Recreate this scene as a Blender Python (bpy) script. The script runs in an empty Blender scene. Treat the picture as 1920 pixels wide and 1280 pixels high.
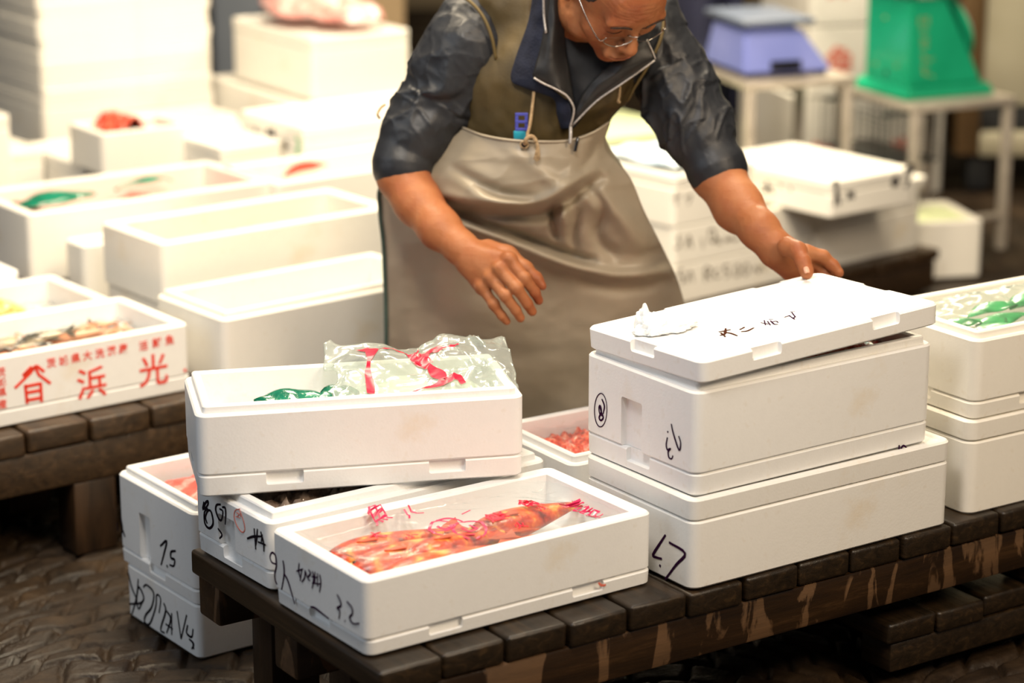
import bpy, bmesh, math, random
import numpy as np
from mathutils import Vector, Matrix, noise
random.seed(7)
SC = bpy.context.scene
COL = SC.collection
# ---------------------------------------------------------------- camera model (85 mm, 15.5 deg down, 1.55 m up)
FPX = 85/36*1920; PITCH = math.radians(15.5); CH = 1.55
def at(px, py, z=None, y=None):
    """a point of the photo put at height z or at distance y in the place"""
    u = (px-960)/FPX; v = (py-640)/FPX
    dy = math.cos(PITCH)-v*math.sin(PITCH); dz = -math.sin(PITCH)-v*math.cos(PITCH)
    t = (z-CH)/dz if z is not None else y/dy
    return Vector((u*t, dy*t, CH+dz*t))
def ray(px, py):
    u = (px-960)/FPX; v = (py-640)/FPX
    return Vector((u, math.cos(PITCH)-v*math.sin(PITCH), -math.sin(PITCH)-v*math.cos(PITCH)))
CAMP = Vector((0, 0, CH))
def hit(px, py, p0, n):
    d = ray(px, py); t = (p0-CAMP).dot(n)/d.dot(n)
    return CAMP+d*t
# ---------------------------------------------------------------- materials
def newmat(name):
    m = bpy.data.materials.new(name); m.use_nodes = True
    nt = m.node_tree; nt.nodes.clear()
    o = nt.nodes.new('ShaderNodeOutputMaterial'); b = nt.nodes.new('ShaderNodeBsdfPrincipled')
    nt.links.new(b.outputs[0], o.inputs[0])
    return m, nt, b, o
def nd(nt, t, **kw):
    n = nt.nodes.new(t)
    for k, v in kw.items():
        if k in n.inputs: n.inputs[k].default_value = v
        else: setattr(n, k, v)
    return n
def ramp(nt, fac, stops, interp='LINEAR'):
    r = nt.nodes.new('ShaderNodeValToRGB'); r.color_ramp.interpolation = interp
    e = r.color_ramp.elements
    while len(e) < len(stops): e.new(.5)
    for el, (p, c) in zip(e, stops):
        el.position = p; el.color = (*c, 1) if len(c) == 3 else c
    nt.links.new(fac, r.inputs[0]); return r
def coords(nt, scale=(1, 1, 1), kind='Object'):
    t = nt.nodes.new('ShaderNodeTexCoord'); m = nt.nodes.new('ShaderNodeMapping')
    m.inputs['Scale'].default_value = scale
    nt.links.new(t.outputs[kind], m.inputs[0]); return m.outputs[0]
def mat_noise(name, stops, scale=10, rough=.6, bump=.2, bscale=None, stretch=(1, 1, 1), detail=4, spec=.5, metal=0, sss=0, bdist=.002, distortion=0, coat=0, sheen=0):
    m, nt, b, o = newmat(name)
    co = coords(nt, stretch)
    n = nd(nt, 'ShaderNodeTexNoise', Scale=scale, Detail=detail, Distortion=distortion); nt.links.new(co, n.inputs['Vector'])
    r = ramp(nt, n.outputs[0], stops); nt.links.new(r.outputs[0], b.inputs['Base Color'])
    b.inputs['Roughness'].default_value = rough; b.inputs['Specular IOR Level'].default_value = spec
    b.inputs['Metallic'].default_value = metal
    if coat: b.inputs['Coat Weight'].default_value = coat
    if sheen: b.inputs['Sheen Weight'].default_value = sheen
    if sss:
        b.inputs['Subsurface Weight'].default_value = sss; b.inputs['Subsurface Radius'].default_value = (1, .35, .2)
        b.inputs['Subsurface Scale'].default_value = .006
    if bump:
        n2 = nd(nt, 'ShaderNodeTexNoise', Scale=bscale or scale*3, Detail=3); nt.links.new(co, n2.inputs['Vector'])
        bp = nd(nt, 'ShaderNodeBump', Strength=bump, Distance=bdist); nt.links.new(n2.outputs[0], bp.inputs['Height'])
        nt.links.new(bp.outputs[0], b.inputs['Normal'])
    return m
def mat_plain(name, c, rough=.5, metal=0, spec=.5):
    return mat_noise(name, [(.3, tuple(x*.93 for x in c)), (.7, c)], 8, rough, 0, metal=metal, spec=spec)
def mat_styro(name, tone=(.86, .86, .85), stain=(.80, .74, .64), amt=.62, bead=.12):
    m, nt, b, o = newmat(name); co = coords(nt)
    n = nd(nt, 'ShaderNodeTexNoise', Scale=5.0, Detail=6.0, Roughness=.65); nt.links.new(co, n.inputs['Vector'])
    r = ramp(nt, n.outputs[0], [(.45, tone), (amt, tuple(x*.985 for x in tone)), (amt+.16, stain)])
    n3 = nd(nt, 'ShaderNodeTexNoise', Scale=60.0, Detail=2.0); nt.links.new(co, n3.inputs['Vector'])
    r3 = ramp(nt, n3.outputs[0], [(.0, (.95, .95, .95)), (.62, (1, 1, 1)), (.8, (.9, .86, .8))])
    mx = nd(nt, 'ShaderNodeMix', data_type='RGBA', blend_type='MULTIPLY'); mx.inputs[0].default_value = .7
    nt.links.new(r.outputs[0], mx.inputs[6]); nt.links.new(r3.outputs[0], mx.inputs[7]); nt.links.new(mx.outputs[2], b.inputs['Base Color'])
    b.inputs['Roughness'].default_value = .42; b.inputs['Specular IOR Level'].default_value = .45
    v = nd(nt, 'ShaderNodeTexVoronoi', Scale=260.0); nt.links.new(co, v.inputs['Vector'])
    bp = nd(nt, 'ShaderNodeBump', Strength=bead, Distance=.0008); bp.invert = True; nt.links.new(v.outputs['Distance'], bp.inputs['Height'])
    nt.links.new(bp.outputs[0], b.inputs['Normal'])
    return m
def mat_wood(name, dark=(.006, .004, .002), mid=(.022, .013, .006), light=(.080, .045, .018), patch=.0, rough=.34, axis='X'):
    m, nt, b, o = newmat(name)
    st = {'X': (1.5, 14, 14), 'Y': (22, 1.5, 34), 'Z': (14, 14, 1.5)}[axis]
    co = coords(nt, st)
    n = nd(nt, 'ShaderNodeTexNoise', Scale=2.2, Detail=8.0, Roughness=.7, Distortion=.6); nt.links.new(co, n.inputs['Vector'])
    r = ramp(nt, n.outputs[0], [(.3, dark), (.55, mid), (.8, tuple(x*.9 for x in light))])
    last = r.outputs[0]
    if patch:
        cp = coords(nt, (18, 18, 6))
        p = nd(nt, 'ShaderNodeTexNoise', Scale=1.0, Detail=5.0, Roughness=.55, Distortion=.9); nt.links.new(cp, p.inputs['Vector'])
        pr = ramp(nt, p.outputs[0], [(patch, (0, 0, 0)), (patch+.035, (1, 1, 1))])
        r2 = ramp(nt, n.outputs[0], [(.3, tuple(x*.65 for x in light)), (.7, tuple(x*1.35 for x in light))])
        mx = nd(nt, 'ShaderNodeMix', data_type='RGBA'); nt.links.new(pr.outputs[0], mx.inputs[0]); nt.links.new(last, mx.inputs[6]); nt.links.new(r2.outputs[0], mx.inputs[7]); last = mx.outputs[2]
        rr_ = nd(nt, 'ShaderNodeMapRange'); rr_.inputs[3].default_value = rough; rr_.inputs[4].default_value = .75
        nt.links.new(pr.outputs[0], rr_.inputs[0]); nt.links.new(rr_.outputs[0], b.inputs['Roughness'])
    else:
        b.inputs['Roughness'].default_value = rough
    nt.links.new(last, b.inputs['Base Color'])
    bp = nd(nt, 'ShaderNodeBump', Strength=.6, Distance=.002); nt.links.new(n.outputs[0], bp.inputs['Height']); nt.links.new(bp.outputs[0], b.inputs['Normal'])
    return m
def mat_film(name, tint=(.95, .97, .97), opac=.18, rough=.12, bump=.5, bscale=30, gloss=.22):
    m, nt, b, o = newmat(name); co = coords(nt)
    n = nd(nt, 'ShaderNodeTexNoise', Scale=bscale, Detail=3.0, Distortion=1.2); nt.links.new(co, n.inputs['Vector'])
    bp = nd(nt, 'ShaderNodeBump', Strength=bump, Distance=.004); nt.links.new(n.outputs[0], bp.inputs['Height'])
    b.inputs['Base Color'].default_value = (*tint, 1); b.inputs['Roughness'].default_value = .45; nt.links.new(bp.outputs[0], b.inputs['Normal'])
    tr = nd(nt, 'ShaderNodeBsdfTransparent'); tr.inputs[0].default_value = (*[min(1, x*1.02) for x in tint], 1)
    gl = nd(nt, 'ShaderNodeBsdfGlossy', Roughness=rough); nt.links.new(bp.outputs[0], gl.inputs['Normal'])
    fr = nd(nt, 'ShaderNodeFresnel', IOR=1.5); nt.links.new(bp.outputs[0], fr.inputs['Normal'])
    m1 = nd(nt, 'ShaderNodeMixShader'); m1.inputs[0].default_value = opac; nt.links.new(tr.outputs[0], m1.inputs[1]); nt.links.new(b.outputs[0], m1.inputs[2])
    ad = nd(nt, 'ShaderNodeMath', operation='MULTIPLY'); ad.inputs[1].default_value = gloss*1.6; ad.use_clamp = True; nt.links.new(fr.outputs[0], ad.inputs[0])
    m2 = nd(nt, 'ShaderNodeMixShader'); nt.links.new(ad.outputs[0], m2.inputs[0]); nt.links.new(m1.outputs[0], m2.inputs[1]); nt.links.new(gl.outputs[0], m2.inputs[2])
    nt.links.new(m2.outputs[0], o.inputs[0]); return m
M = {}
M['styro'] = mat_styro('styrofoam')
M['styro_old'] = mat_styro('styrofoam_used', (.84, .83, .80), (.78, .71, .60), .60)
M['styro_cream'] = mat_styro('styrofoam_cream', (.86, .83, .76), (.80, .72, .58), .6, .1)
M['ink'] = mat_plain('black_marker', (.012, .008, .012), .9, spec=.05)
M['inkp'] = mat_plain('purple_marker', (.028, .005, .03), .9, spec=.05)
M['inkbrown'] = mat_plain('brown_marker', (.055, .015, .006), .9, spec=.05)
M['inkgrey'] = mat_plain('faded_marker', (.15, .12, .09), .6)
M['red'] = mat_plain('red_print', (.78, .035, .01), .5)
M['redpale'] = mat_plain('pale_red_print', (.75, .18, .12), .5)
M['green_print'] = mat_plain('green_print', (.25, .6, .3), .5)
M['magenta'] = mat_plain('magenta_print', (.62, .012, .10), .35)
M['crimson'] = mat_plain('crimson_print', (.80, .01, .05), .3)
M['wood'] = mat_wood('wet_wood', axis='Y')
M['woodx'] = mat_wood('stained_wood', (.008, .004, .002), (.026, .012, .004), (.11, .055, .021), patch=.53, axis='X')
M['woodz'] = mat_wood('leg_wood', (.010, .006, .004), (.035, .018, .008), (.10, .052, .025), axis='Z')
M['woodfar'] = mat_wood('dark_pallet_wood', (.014, .008, .004), (.045, .025, .011), (.12, .065, .03), axis='Y')
# ---------------------------------------------------------------- object helpers
def tag(o, label=None, cat=None, group=None, kind=None):
    if label: o['label'] = label
    if cat: o['category'] = cat
    if group: o['group'] = group
    if kind: o['kind'] = kind
    return o
def mkobj(name, verts, faces, mat=None, parent=None, smooth=True, loc=None, rz=0):
    me = bpy.data.meshes.new(name)
    if isinstance(verts, np.ndarray): verts = verts.astype(float).tolist()
    if isinstance(faces, np.ndarray): faces = faces.astype(int).tolist()
    me.from_pydata(verts, [], faces); me.update()
    if smooth:
        me.polygons.foreach_set('use_smooth', [True]*len(me.polygons))
    o = bpy.data.objects.new(name, me); COL.objects.link(o)
    if mat: me.materials.append(mat if not isinstance(mat, str) else M[mat])
    if parent: o.parent = parent
    if loc is not None: o.location = loc
    o.rotation_euler.z = rz
    return o
def autosmooth(o, deg=35):
    me = o.data
    a = math.radians(deg)
    bm = bmesh.new(); bm.from_mesh(me)
    for e in bm.edges:
        e.smooth = not (len(e.link_faces) == 2 and e.calc_face_angle(0) > a)
    bm.to_mesh(me); bm.free()
def empty(name, loc=(0, 0, 0), rz=0):
    o = bpy.data.objects.new(name, None); COL.objects.link(o); o.location = loc; o.rotation_euler.z = rz
    o.empty_display_size = .05
    return o
def copy_tree(o, parent=None):
    c = o.copy(); COL.objects.link(c)
    if parent: c.parent = parent
    for ch in [x for x in bpy.data.objects if x.parent == o]: copy_tree(ch, c)
    return c
def bake_mods(o):
    bpy.context.view_layer.update()
    dg = bpy.context.evaluated_depsgraph_get()
    me = bpy.data.meshes.new_from_object(o.evaluated_get(dg))
    old = o.data; o.modifiers.clear(); o.data = me
    bpy.data.meshes.remove(old)
def boxmesh(cx, cy, cz, sx, sy, sz):
    v = [(cx+a*sx/2, cy+b*sy/2, cz+c*sz/2) for a in (-1, 1) for b in (-1, 1) for c in (-1, 1)]
    f = [(0, 1, 3, 2), (4, 6, 7, 5), (0, 4, 5, 1), (2, 3, 7, 6), (0, 2, 6, 4), (1, 5, 7, 3)]
    return v, f
def bevbox(name, x0, y0, z0, x1, y1, z1, mat, parent=None, b=.004, seg=2, loc=None, rz=0, jitter=0):
    bm = bmesh.new()
    v, f = boxmesh((x0+x1)/2, (y0+y1)/2, (z0+z1)/2, x1-x0, y1-y0, z1-z0)
    vs = [bm.verts.new(p) for p in v]
    for q in f: bm.faces.new([vs[i] for i in q])
    if jitter:
        for w in bm.verts: w.co += Vector([random.uniform(-jitter, jitter) for _ in range(3)])
    bmesh.ops.bevel(bm, geom=bm.edges[:], offset=b, segments=seg, affect='EDGES', profile=.5)
    bmesh.ops.recalc_face_normals(bm, faces=bm.faces[:])
    me = bpy.data.meshes.new(name); bm.to_mesh(me); bm.free()
    me.polygons.foreach_set('use_smooth', [True]*len(me.polygons))
    me.materials.append(M[mat] if isinstance(mat, str) else mat)
    o = bpy.data.objects.new(name, me); COL.objects.link(o)
    if parent: o.parent = parent
    if loc is not None: o.location = loc
    o.rotation_euler.z = rz
    autosmooth(o, 40)
    return o
def rr(x0, y0, x1, y1, r, n=5):
    pts = []
    r = max(r, .0005)
    for cx, cy, a0 in ((x1-r, y0+r, -90), (x1-r, y1-r, 0), (x0+r, y1-r, 90), (x0+r, y0+r, 180)):
        for i in range(n+1):
            a = math.radians(a0+90*i/n); pts.append((cx+r*math.cos(a), cy+r*math.sin(a)))
    return pts
def rings_mesh(rings, cap0=True, cap1=True):
    verts = []; faces = []; k = len(rings[0])
    for rg in rings: verts += rg
    for i in range(len(rings)-1):
        for j in range(k):
            a = i*k+j; b = i*k+(j+1) % k
            faces.append((a, b, b+k, a+k))
    if cap0: faces.append(tuple(range(k-1, -1, -1)))
    if cap1: faces.append(tuple((len(rings)-1)*k+j for j in range(k)))
    return verts, faces
def rrings(L, W, spec, R):
    return [[(x, y, z) for x, y in rr(i, i, L-i, W-i, max(R-i, .001))] for i, z in spec]
def cut(o, boxes):
    """boolean notches; boxes are (x0,y0,z0,x1,y1,z1) in the object's own frame"""
    tmp = []
    for k, bx in enumerate(boxes):
        c = bevbox('cutter', *bx, 'styro', None, b=.0035, seg=2)
        c.matrix_world = o.matrix_world.copy(); c.location = o.location; c.rotation_euler = o.rotation_euler
        m = o.modifiers.new('b', 'BOOLEAN'); m.operation = 'DIFFERENCE'; m.object = c; m.solver = 'EXACT'; tmp.append(c)
    bake_mods(o)
    for c in tmp:
        me = c.data; bpy.data.objects.remove(c); bpy.data.meshes.remove(me)
    autosmooth(o, 35)
def fish_box(label, front, yaw, L, W, H, z0, wall=.020, lip=True, floor=.018, R=.016, mat='styro', notch=True, nf=.56, nw=.050, group=None, taper=0, name='fish_box', depth=None):
    """open polystyrene fish box: x runs along its long side, y back along the short side"""
    b = .003; h2 = .011 if lip else 0
    sp = [(b, 0), (0, b), (0, H-h2-b), (b, H-h2)]
    if lip: sp += [(wall*.42, H-h2), (wall*.42+.001, H-.002), (wall*.42+.003, H)]
    sp += [(wall-b, H), (wall, H-b), (wall+.004, floor+.01), (wall+.012, floor)]
    v, f = rings_mesh(rrings(L, W, sp, R))
    o = mkobj(name, v, f, mat, loc=(front[0], front[1], z0), rz=math.radians(yaw))
    tag(o, label, 'box', group)
    if notch:
        cut(o, [(-.02, W*nf-nw/2, -.02, .011, W*nf+nw/2, H*.57), (L-.011, W*nf-nw/2, -.02, L+.02, W*nf+nw/2, H*.57)])
    else: autosmooth(o, 35)
    o['_L'] = L; o['_W'] = W; o['_H'] = H
    return o
def foam_lid(label, front, yaw, L, W, z0, H=.032, R=.016, notches=True, sides=True, mat='styro', group=None, flip=False, name='foam_lid'):
    b = .003
    sp = [(b+.002, 0), (.001, b), (0, H-b), (b, H), (.012, H), (.015, H-.003)]
    v, f = rings_mesh(rrings(L, W, sp, R))
    o = mkobj(name, v, f, mat, loc=(front[0], front[1], z0), rz=math.radians(yaw))
    tag(o, label, 'lid', group)
    if notches:
        nw = .056; c = []
        zc = (H*.5, H+.02) if not flip else (H*.4, H+.02)
        for fx in ((.26, .76) if sides else ()): c += [(L*fx-nw/2, -.02, zc[0], L*fx+nw/2, .009, zc[1]), (L*fx-nw/2, W-.009, zc[0], L*fx+nw/2, W+.02, zc[1])]
        c += [(-.02, W/2-nw/2, zc[0], .009, W/2+nw/2, zc[1]), (L-.009, W/2-nw/2, zc[0], L+.02, W/2+nw/2, zc[1])]
        cut(o, c)
    else: autosmooth(o, 35)
    o['_L'] = L; o['_W'] = W; o['_H'] = H
    return o
def catmull(pts, n):
    pts = [Vector(p) for p in pts]
    if len(pts) < 3 or n <= 1: return pts
    out = []
    P = [pts[0]*2-pts[1]]+pts+[pts[-1]*2-pts[-2]]
    for i in range(1, len(P)-2):
        for k in range(n):
            t = k/n
            out.append(.5*((2*P[i])+(P[i+1]-P[i-1])*t+(2*P[i-1]-5*P[i]+4*P[i+1]-P[i+2])*t*t+(3*P[i]-P[i-1]-3*P[i+1]+P[i+2])*t**3))
    out.append(pts[-1]); return out
def ribbons(name, lines, nrm, w, mat, parent, taper=True, th=.0004, sub=4):
    """flat marker strokes lying on a plane with normal nrm (world); lines are world points"""
    verts = []; faces = []
    for ln in lines:
        pts = catmull(ln, sub) if len(ln) > 2 else [Vector(p) for p in ln]
        n = len(pts); base = len(verts)
        for i, p in enumerate(pts):
            t = (pts[min(i+1, n-1)]-pts[max(i-1, 0)]).normalized(); s = t.cross(nrm).normalized()
            k = i/(n-1); ww = w*.5*((.72+.28*math.sin(math.pi*min(1, k*1.15))) if taper else 1)
            verts += [p+s*ww, p-s*ww, p+s*ww*.9+nrm*th, p-s*ww*.9+nrm*th]
        for i in range(n-1):
            a = base+i*4; c = a+4
            faces += [(a, c, c+2, a+2), (a+2, c+2, c+3, a+3), (a+3, c+3, c+1, a+1)]
        faces += [(base, base+2, base+3, base+1), (base+4*n-4, base+4*n-3, base+4*n-1, base+4*n-2)]
    o = mkobj(name, [tuple(v) for v in verts], faces, mat, smooth=False)
    reparent(o, parent); return o
def reparent(o, parent):
    """child made in world coordinates"""
    if parent is None: return o
    mw = Matrix.LocRotScale(parent.location, parent.rotation_euler, parent.scale)
    par = parent.parent
    while par: mw = Matrix.LocRotScale(par.location, par.rotation_euler, par.scale) @ mw; par = par.parent
    o.data.transform(mw.inverted() @ Matrix.LocRotScale(o.location, o.rotation_euler, o.scale))
    o.location = (0, 0, 0); o.rotation_euler = (0, 0, 0)
    o.parent = parent; return o
def local_mw(o): return Matrix.LocRotScale(o.location, o.rotation_euler, o.scale)
def face_plane(o, face, eps=.0005):
    mw = local_mw(o); R = mw.to_3x3()
    p, n = {'end': ((-eps, 0, 0), (-1, 0, 0)), 'side': ((0, -eps, 0), (0, -1, 0)), 'top': ((0, 0, o['_H']+eps), (0, 0, 1))}[face]
    return mw @ Vector(p), (R @ Vector(n)).normalized()
def write_px(o, face, lines, w, mat='ink', name='handwriting', label=None, off=(0, 0), eps=.0005, sub=4):
    p0, n = face_plane(o, face, eps)
    cl = []
    for ln in lines:      # strokes that stand apart become marks of their own
        near = [c for c in cl if any(min(math.hypot(a[0]-b[0], a[1]-b[1]) for a in catmull2(m) for b in catmull2(ln)) < 13 for m in c)]
        c = [ln]+[m for q in near for m in q]; cl = [q for q in cl if q not in near]+[c]
    for c in cl:
        r = ribbons(name, [[hit(x+off[0], y+off[1], p0, n) for x, y in ln] for ln in c], n, w, mat, o, sub=sub)
        if label and len(c) > 1: r['label'] = label
    return r
def catmull2(ln):
    out = []
    for (a, b), (c, d) in zip(ln[:-1], ln[1:]): out += [(a+(c-a)*k/4, b+(d-b)*k/4) for k in range(4)]
    return out+[ln[-1]]
def text_obj(name, s, size, mat, parent, origin, xdir, up, eps=.0006, bold=0, label=None, align='LEFT', squash=1):
    """printed characters lying on a plane: origin is the lower left of the line"""
    cu = bpy.data.curves.new(name, 'FONT'); cu.body = s; cu.size = size; cu.extrude = .0002; cu.align_x = align
    cu.offset = bold; cu.resolution_u = 3
    t = bpy.data.objects.new(name, cu); COL.objects.link(t)
    bpy.context.view_layer.update()
    me = bpy.data.meshes.new_from_object(t.evaluated_get(bpy.context.evaluated_depsgraph_get()))
    bpy.data.objects.remove(t); bpy.data.curves.remove(cu)
    xdir = Vector(xdir).normalized(); up = Vector(up).normalized(); n = xdir.cross(up).normalized()
    mt = Matrix((( xdir.x*squash, up.x, n.x, origin[0]+n.x*eps), (xdir.y*squash, up.y, n.y, origin[1]+n.y*eps), (xdir.z*squash, up.z, n.z, origin[2]+n.z*eps), (0, 0, 0, 1)))
    me.transform(mt); me.materials.clear(); me.materials.append(M[mat])
    o = bpy.data.objects.new(name, me); COL.objects.link(o); reparent(o, parent)
    if label: o['label'] = label
    return o
def tube(name, pts, r, mat, parent=None, n=8, sub=4, world=True, taper=None):
    pts = catmull(pts, sub) if len(pts) > 2 else [Vector(p) for p in pts]
    rings = []; prev = None
    for i, p in enumerate(pts):
        t = (pts[min(i+1, len(pts)-1)]-pts[max(i-1, 0)]).normalized()
        if prev is None:
            a = t.orthogonal().normalized()
        else:
            a = (prev-t*prev.dot(t)).normalized()
        prev = a; b = t.cross(a); k = i/(len(pts)-1)
        rad = r if taper is None else r*taper(k)
        rings.append([tuple(p+(a*math.cos(2*math.pi*j/n)+b*math.sin(2*math.pi*j/n))*rad) for j in range(n)])
    v, f = rings_mesh(rings)
    o = mkobj(name, v, f, mat)
    if parent: reparent(o, parent)
    return o
def join_vf(parts):
    V = []; Fc = []
    for v, f in parts:
        k = len(V); V += [tuple(p) for p in v]; Fc += [tuple(i+k for i in q) for q in f]
    return V, Fc
# ---------------------------------------------------------------- noise on arrays
def _hash(ix, iy, iz, seed=0):
    h = (ix.astype(np.int64)*374761393 + iy.astype(np.int64)*668265263 + iz.astype(np.int64)*2147483647 + seed*974634777) & 0xFFFFFFFF
    h = ((h ^ (h >> 13))*1274126177) & 0xFFFFFFFF
    return ((h ^ (h >> 16)) & 0xFFFF)/32767.5-1
def vnoise(p, seed=0):
    i = np.floor(p); f = p-i; f = f*f*f*(f*(f*6-15)+10)
    x, y, z = i[..., 0], i[..., 1], i[..., 2]; out = 0
    for dx in (0, 1):
        wx = f[..., 0] if dx else 1-f[..., 0]
        for dy in (0, 1):
            wy = f[..., 1] if dy else 1-f[..., 1]
            for dz in (0, 1):
                wz = f[..., 2] if dz else 1-f[..., 2]
                out = out+wx*wy*wz*_hash(x+dx, y+dy, z+dz, seed)
    return out
def fbm(p, seed=0, oct=3):
    s = 0; a = 1
    for k in range(oct): s = s+a*vnoise(p*(2**k), seed+k*7); a *= .5
    return s
# ---------------------------------------------------------------- signed-distance bodies
class Field:
    def __init__(s, lo, hi, h):
        s.lo = np.array(lo, float); s.h = h
        s.n = np.ceil((np.array(hi)-s.lo)/h).astype(int)+1
        s.f = np.full(s.n, .03, np.float32)
        s.ax = [s.lo[i]+h*np.arange(s.n[i]) for i in range(3)]
    def _sub(s, lo, hi):
        sl = []
        for i in range(3):
            a = int(max(0, math.floor((lo[i]-s.lo[i])/s.h))); b = int(min(s.n[i], math.ceil((hi[i]-s.lo[i])/s.h)+1))
            if b <= a: return None
            sl.append(slice(a, b))
        X, Y, Z = np.meshgrid(*[s.ax[i][sl[i]] for i in range(3)], indexing='ij', sparse=True)
        return tuple(sl), X.astype(np.float32), Y.astype(np.float32), Z.astype(np.float32)
    def _mix(s, sl, d, k, sub):
        g = s.f[sl]
        if sub:
            if k > 0:
                h = np.clip(k-np.abs(g+d), 0, None)/k; r = np.maximum(g, -d)+h*h*k*.25
            else: r = np.maximum(g, -d)
        else:
            if k > 0:
                h = np.clip(k-np.abs(g-d), 0, None)/k; r = np.minimum(g, d)-h*h*k*.25
            else: r = np.minimum(g, d)
        s.f[sl] = r
    def cap(s, a, b, ra, rb, k=.01, sub=False, flat=None):
        a = np.array(a, float); b = np.array(b, float); m = max(ra, rb)+k+.02
        q = s._sub(np.minimum(a, b)-m, np.maximum(a, b)+m)
        if q is None: return
        sl, X, Y, Z = q; ab = b-a; L2 = max(ab@ab, 1e-12)
        px, py, pz = X-a[0], Y-a[1], Z-a[2]
        t = np.clip((px*ab[0]+py*ab[1]+pz*ab[2])/L2, 0, 1)
        dx, dy, dz = px-t*ab[0], py-t*ab[1], pz-t*ab[2]
        if flat is not None:   # flatten along a direction: flat=(vec, factor>1)
            nv, fc = flat; nv = np.array(nv, float)/np.linalg.norm(nv)
            dn = dx*nv[0]+dy*nv[1]+dz*nv[2]; e = (fc-1)*dn
            dx, dy, dz = dx+e*nv[0], dy+e*nv[1], dz+e*nv[2]
        d = np.sqrt(dx*dx+dy*dy+dz*dz)-(ra+(rb-ra)*t)
        s._mix(sl, d.astype(np.float32), k, sub)
    def chain(s, pts, k=.01, flat=None):
        for (a, ra), (b, rb) in zip(pts[:-1], pts[1:]): s.cap(a, b, ra, rb, k, flat=flat)
    def ell(s, c, r, k=.01, sub=False, R=None):
        c = np.array(c, float); r = np.array(r, float); m = r.max()+k+.02
        q = s._sub(c-m, c+m)
        if q is None: return
        sl, X, Y, Z = q
        x, y, z = X-c[0], Y-c[1], Z-c[2]
        if R is not None:
            R = np.array(R); x, y, z = (R[0, 0]*x+R[1, 0]*y+R[2, 0]*z, R[0, 1]*x+R[1, 1]*y+R[2, 1]*z, R[0, 2]*x+R[1, 2]*y+R[2, 2]*z)
        k0 = np.sqrt((x/r[0])**2+(y/r[1])**2+(z/r[2])**2); k1 = np.sqrt((x/r[0]**2)**2+(y/r[1]**2)**2+(z/r[2]**2)**2)
        d = k0*(k0-1)/np.maximum(k1, 1e-6)
        s._mix(sl, d.astype(np.float32), k, sub)
    def mesh(s):
        f = s.f; ins = f < 0; nx, ny, nz = f.shape
        c = np.zeros((nx-1, ny-1, nz-1), np.int8)
        for i in (0, 1):
            for j in (0, 1):
                for k in (0, 1): c += ins[i:nx-1+i, j:ny-1+j, k:nz-1+k]
        act = (c > 0) & (c < 8); I, J, K = np.nonzero(act)
        idx = np.full(c.shape, -1, np.int32); idx[I, J, K] = np.arange(len(I))
        co = {(i, j, k): f[I+i, J+j, K+k] for i in (0, 1) for j in (0, 1) for k in (0, 1)}
        acc = np.zeros((len(I), 3)); cnt = np.zeros(len(I))
        for a in co:
            for d in range(3):
                if a[d] == 0:
                    b = list(a); b[d] = 1; b = tuple(b)
                    fa, fb = co[a], co[b]; m = (fa < 0) != (fb < 0)
                    t = np.where(m, fa/np.where(m, fa-fb, 1), 0)
                    p = np.repeat(np.array(a, float)[None], len(I), 0); p[:, d] += t
                    acc += p*m[:, None]; cnt += m
        V = (acc/cnt[:, None]+np.stack([I, J, K], 1))*s.h+s.lo
        Fs = []
        for d in range(3):
            A = [slice(1, -1)]*3; B = [slice(1, -1)]*3
            A[d] = slice(0, -1); B[d] = slice(1, None)
            a = ins[tuple(A)]; b = ins[tuple(B)]
            x, y, z = np.nonzero(a != b); off = [1, 1, 1]; off[d] = 0
            P = np.stack([x+off[0], y+off[1], z+off[2]], 1); e1 = (d+1) % 3; e2 = (d+2) % 3
            def g(o1, o2):
                q = P.copy(); q[:, e1] -= o1; q[:, e2] -= o2
                return idx[q[:, 0], q[:, 1], q[:, 2]]
            Q = np.stack([g(1, 1), g(0, 1), g(0, 0), g(1, 0)], 1)
            fl = ~a[x, y, z]; Q[fl] = Q[fl][:, ::-1]
            Fs.append(Q[(Q >= 0).all(1)])
        return V, np.concatenate(Fs)
def vnormals(V, Fq):
    n = np.cross(V[Fq[:, 2]]-V[Fq[:, 0]], V[Fq[:, 3]]-V[Fq[:, 1]]); out = np.zeros_like(V)
    for i in range(4): np.add.at(out, Fq[:, i], n)
    return out/np.maximum(np.linalg.norm(out, axis=1, keepdims=True), 1e-12)
def relax(V, Fq, it=2, lam=.5):
    for _ in range(it):
        a = np.zeros_like(V); c = np.zeros(len(V))
        for i in range(4):
            for j in ((i+1) % 4, (i-1) % 4):
                np.add.at(a, Fq[:, i], V[Fq[:, j]]); np.add.at(c, Fq[:, i], 1)
        V = V+(a/np.maximum(c, 1)[:, None]-V)*lam
    return V
def grid_faces(nr, nc):
    return [(i*nc+j, i*nc+j+1, (i+1)*nc+j+1, (i+1)*nc+j) for i in range(nr-1) for j in range(nc-1)]
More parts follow.
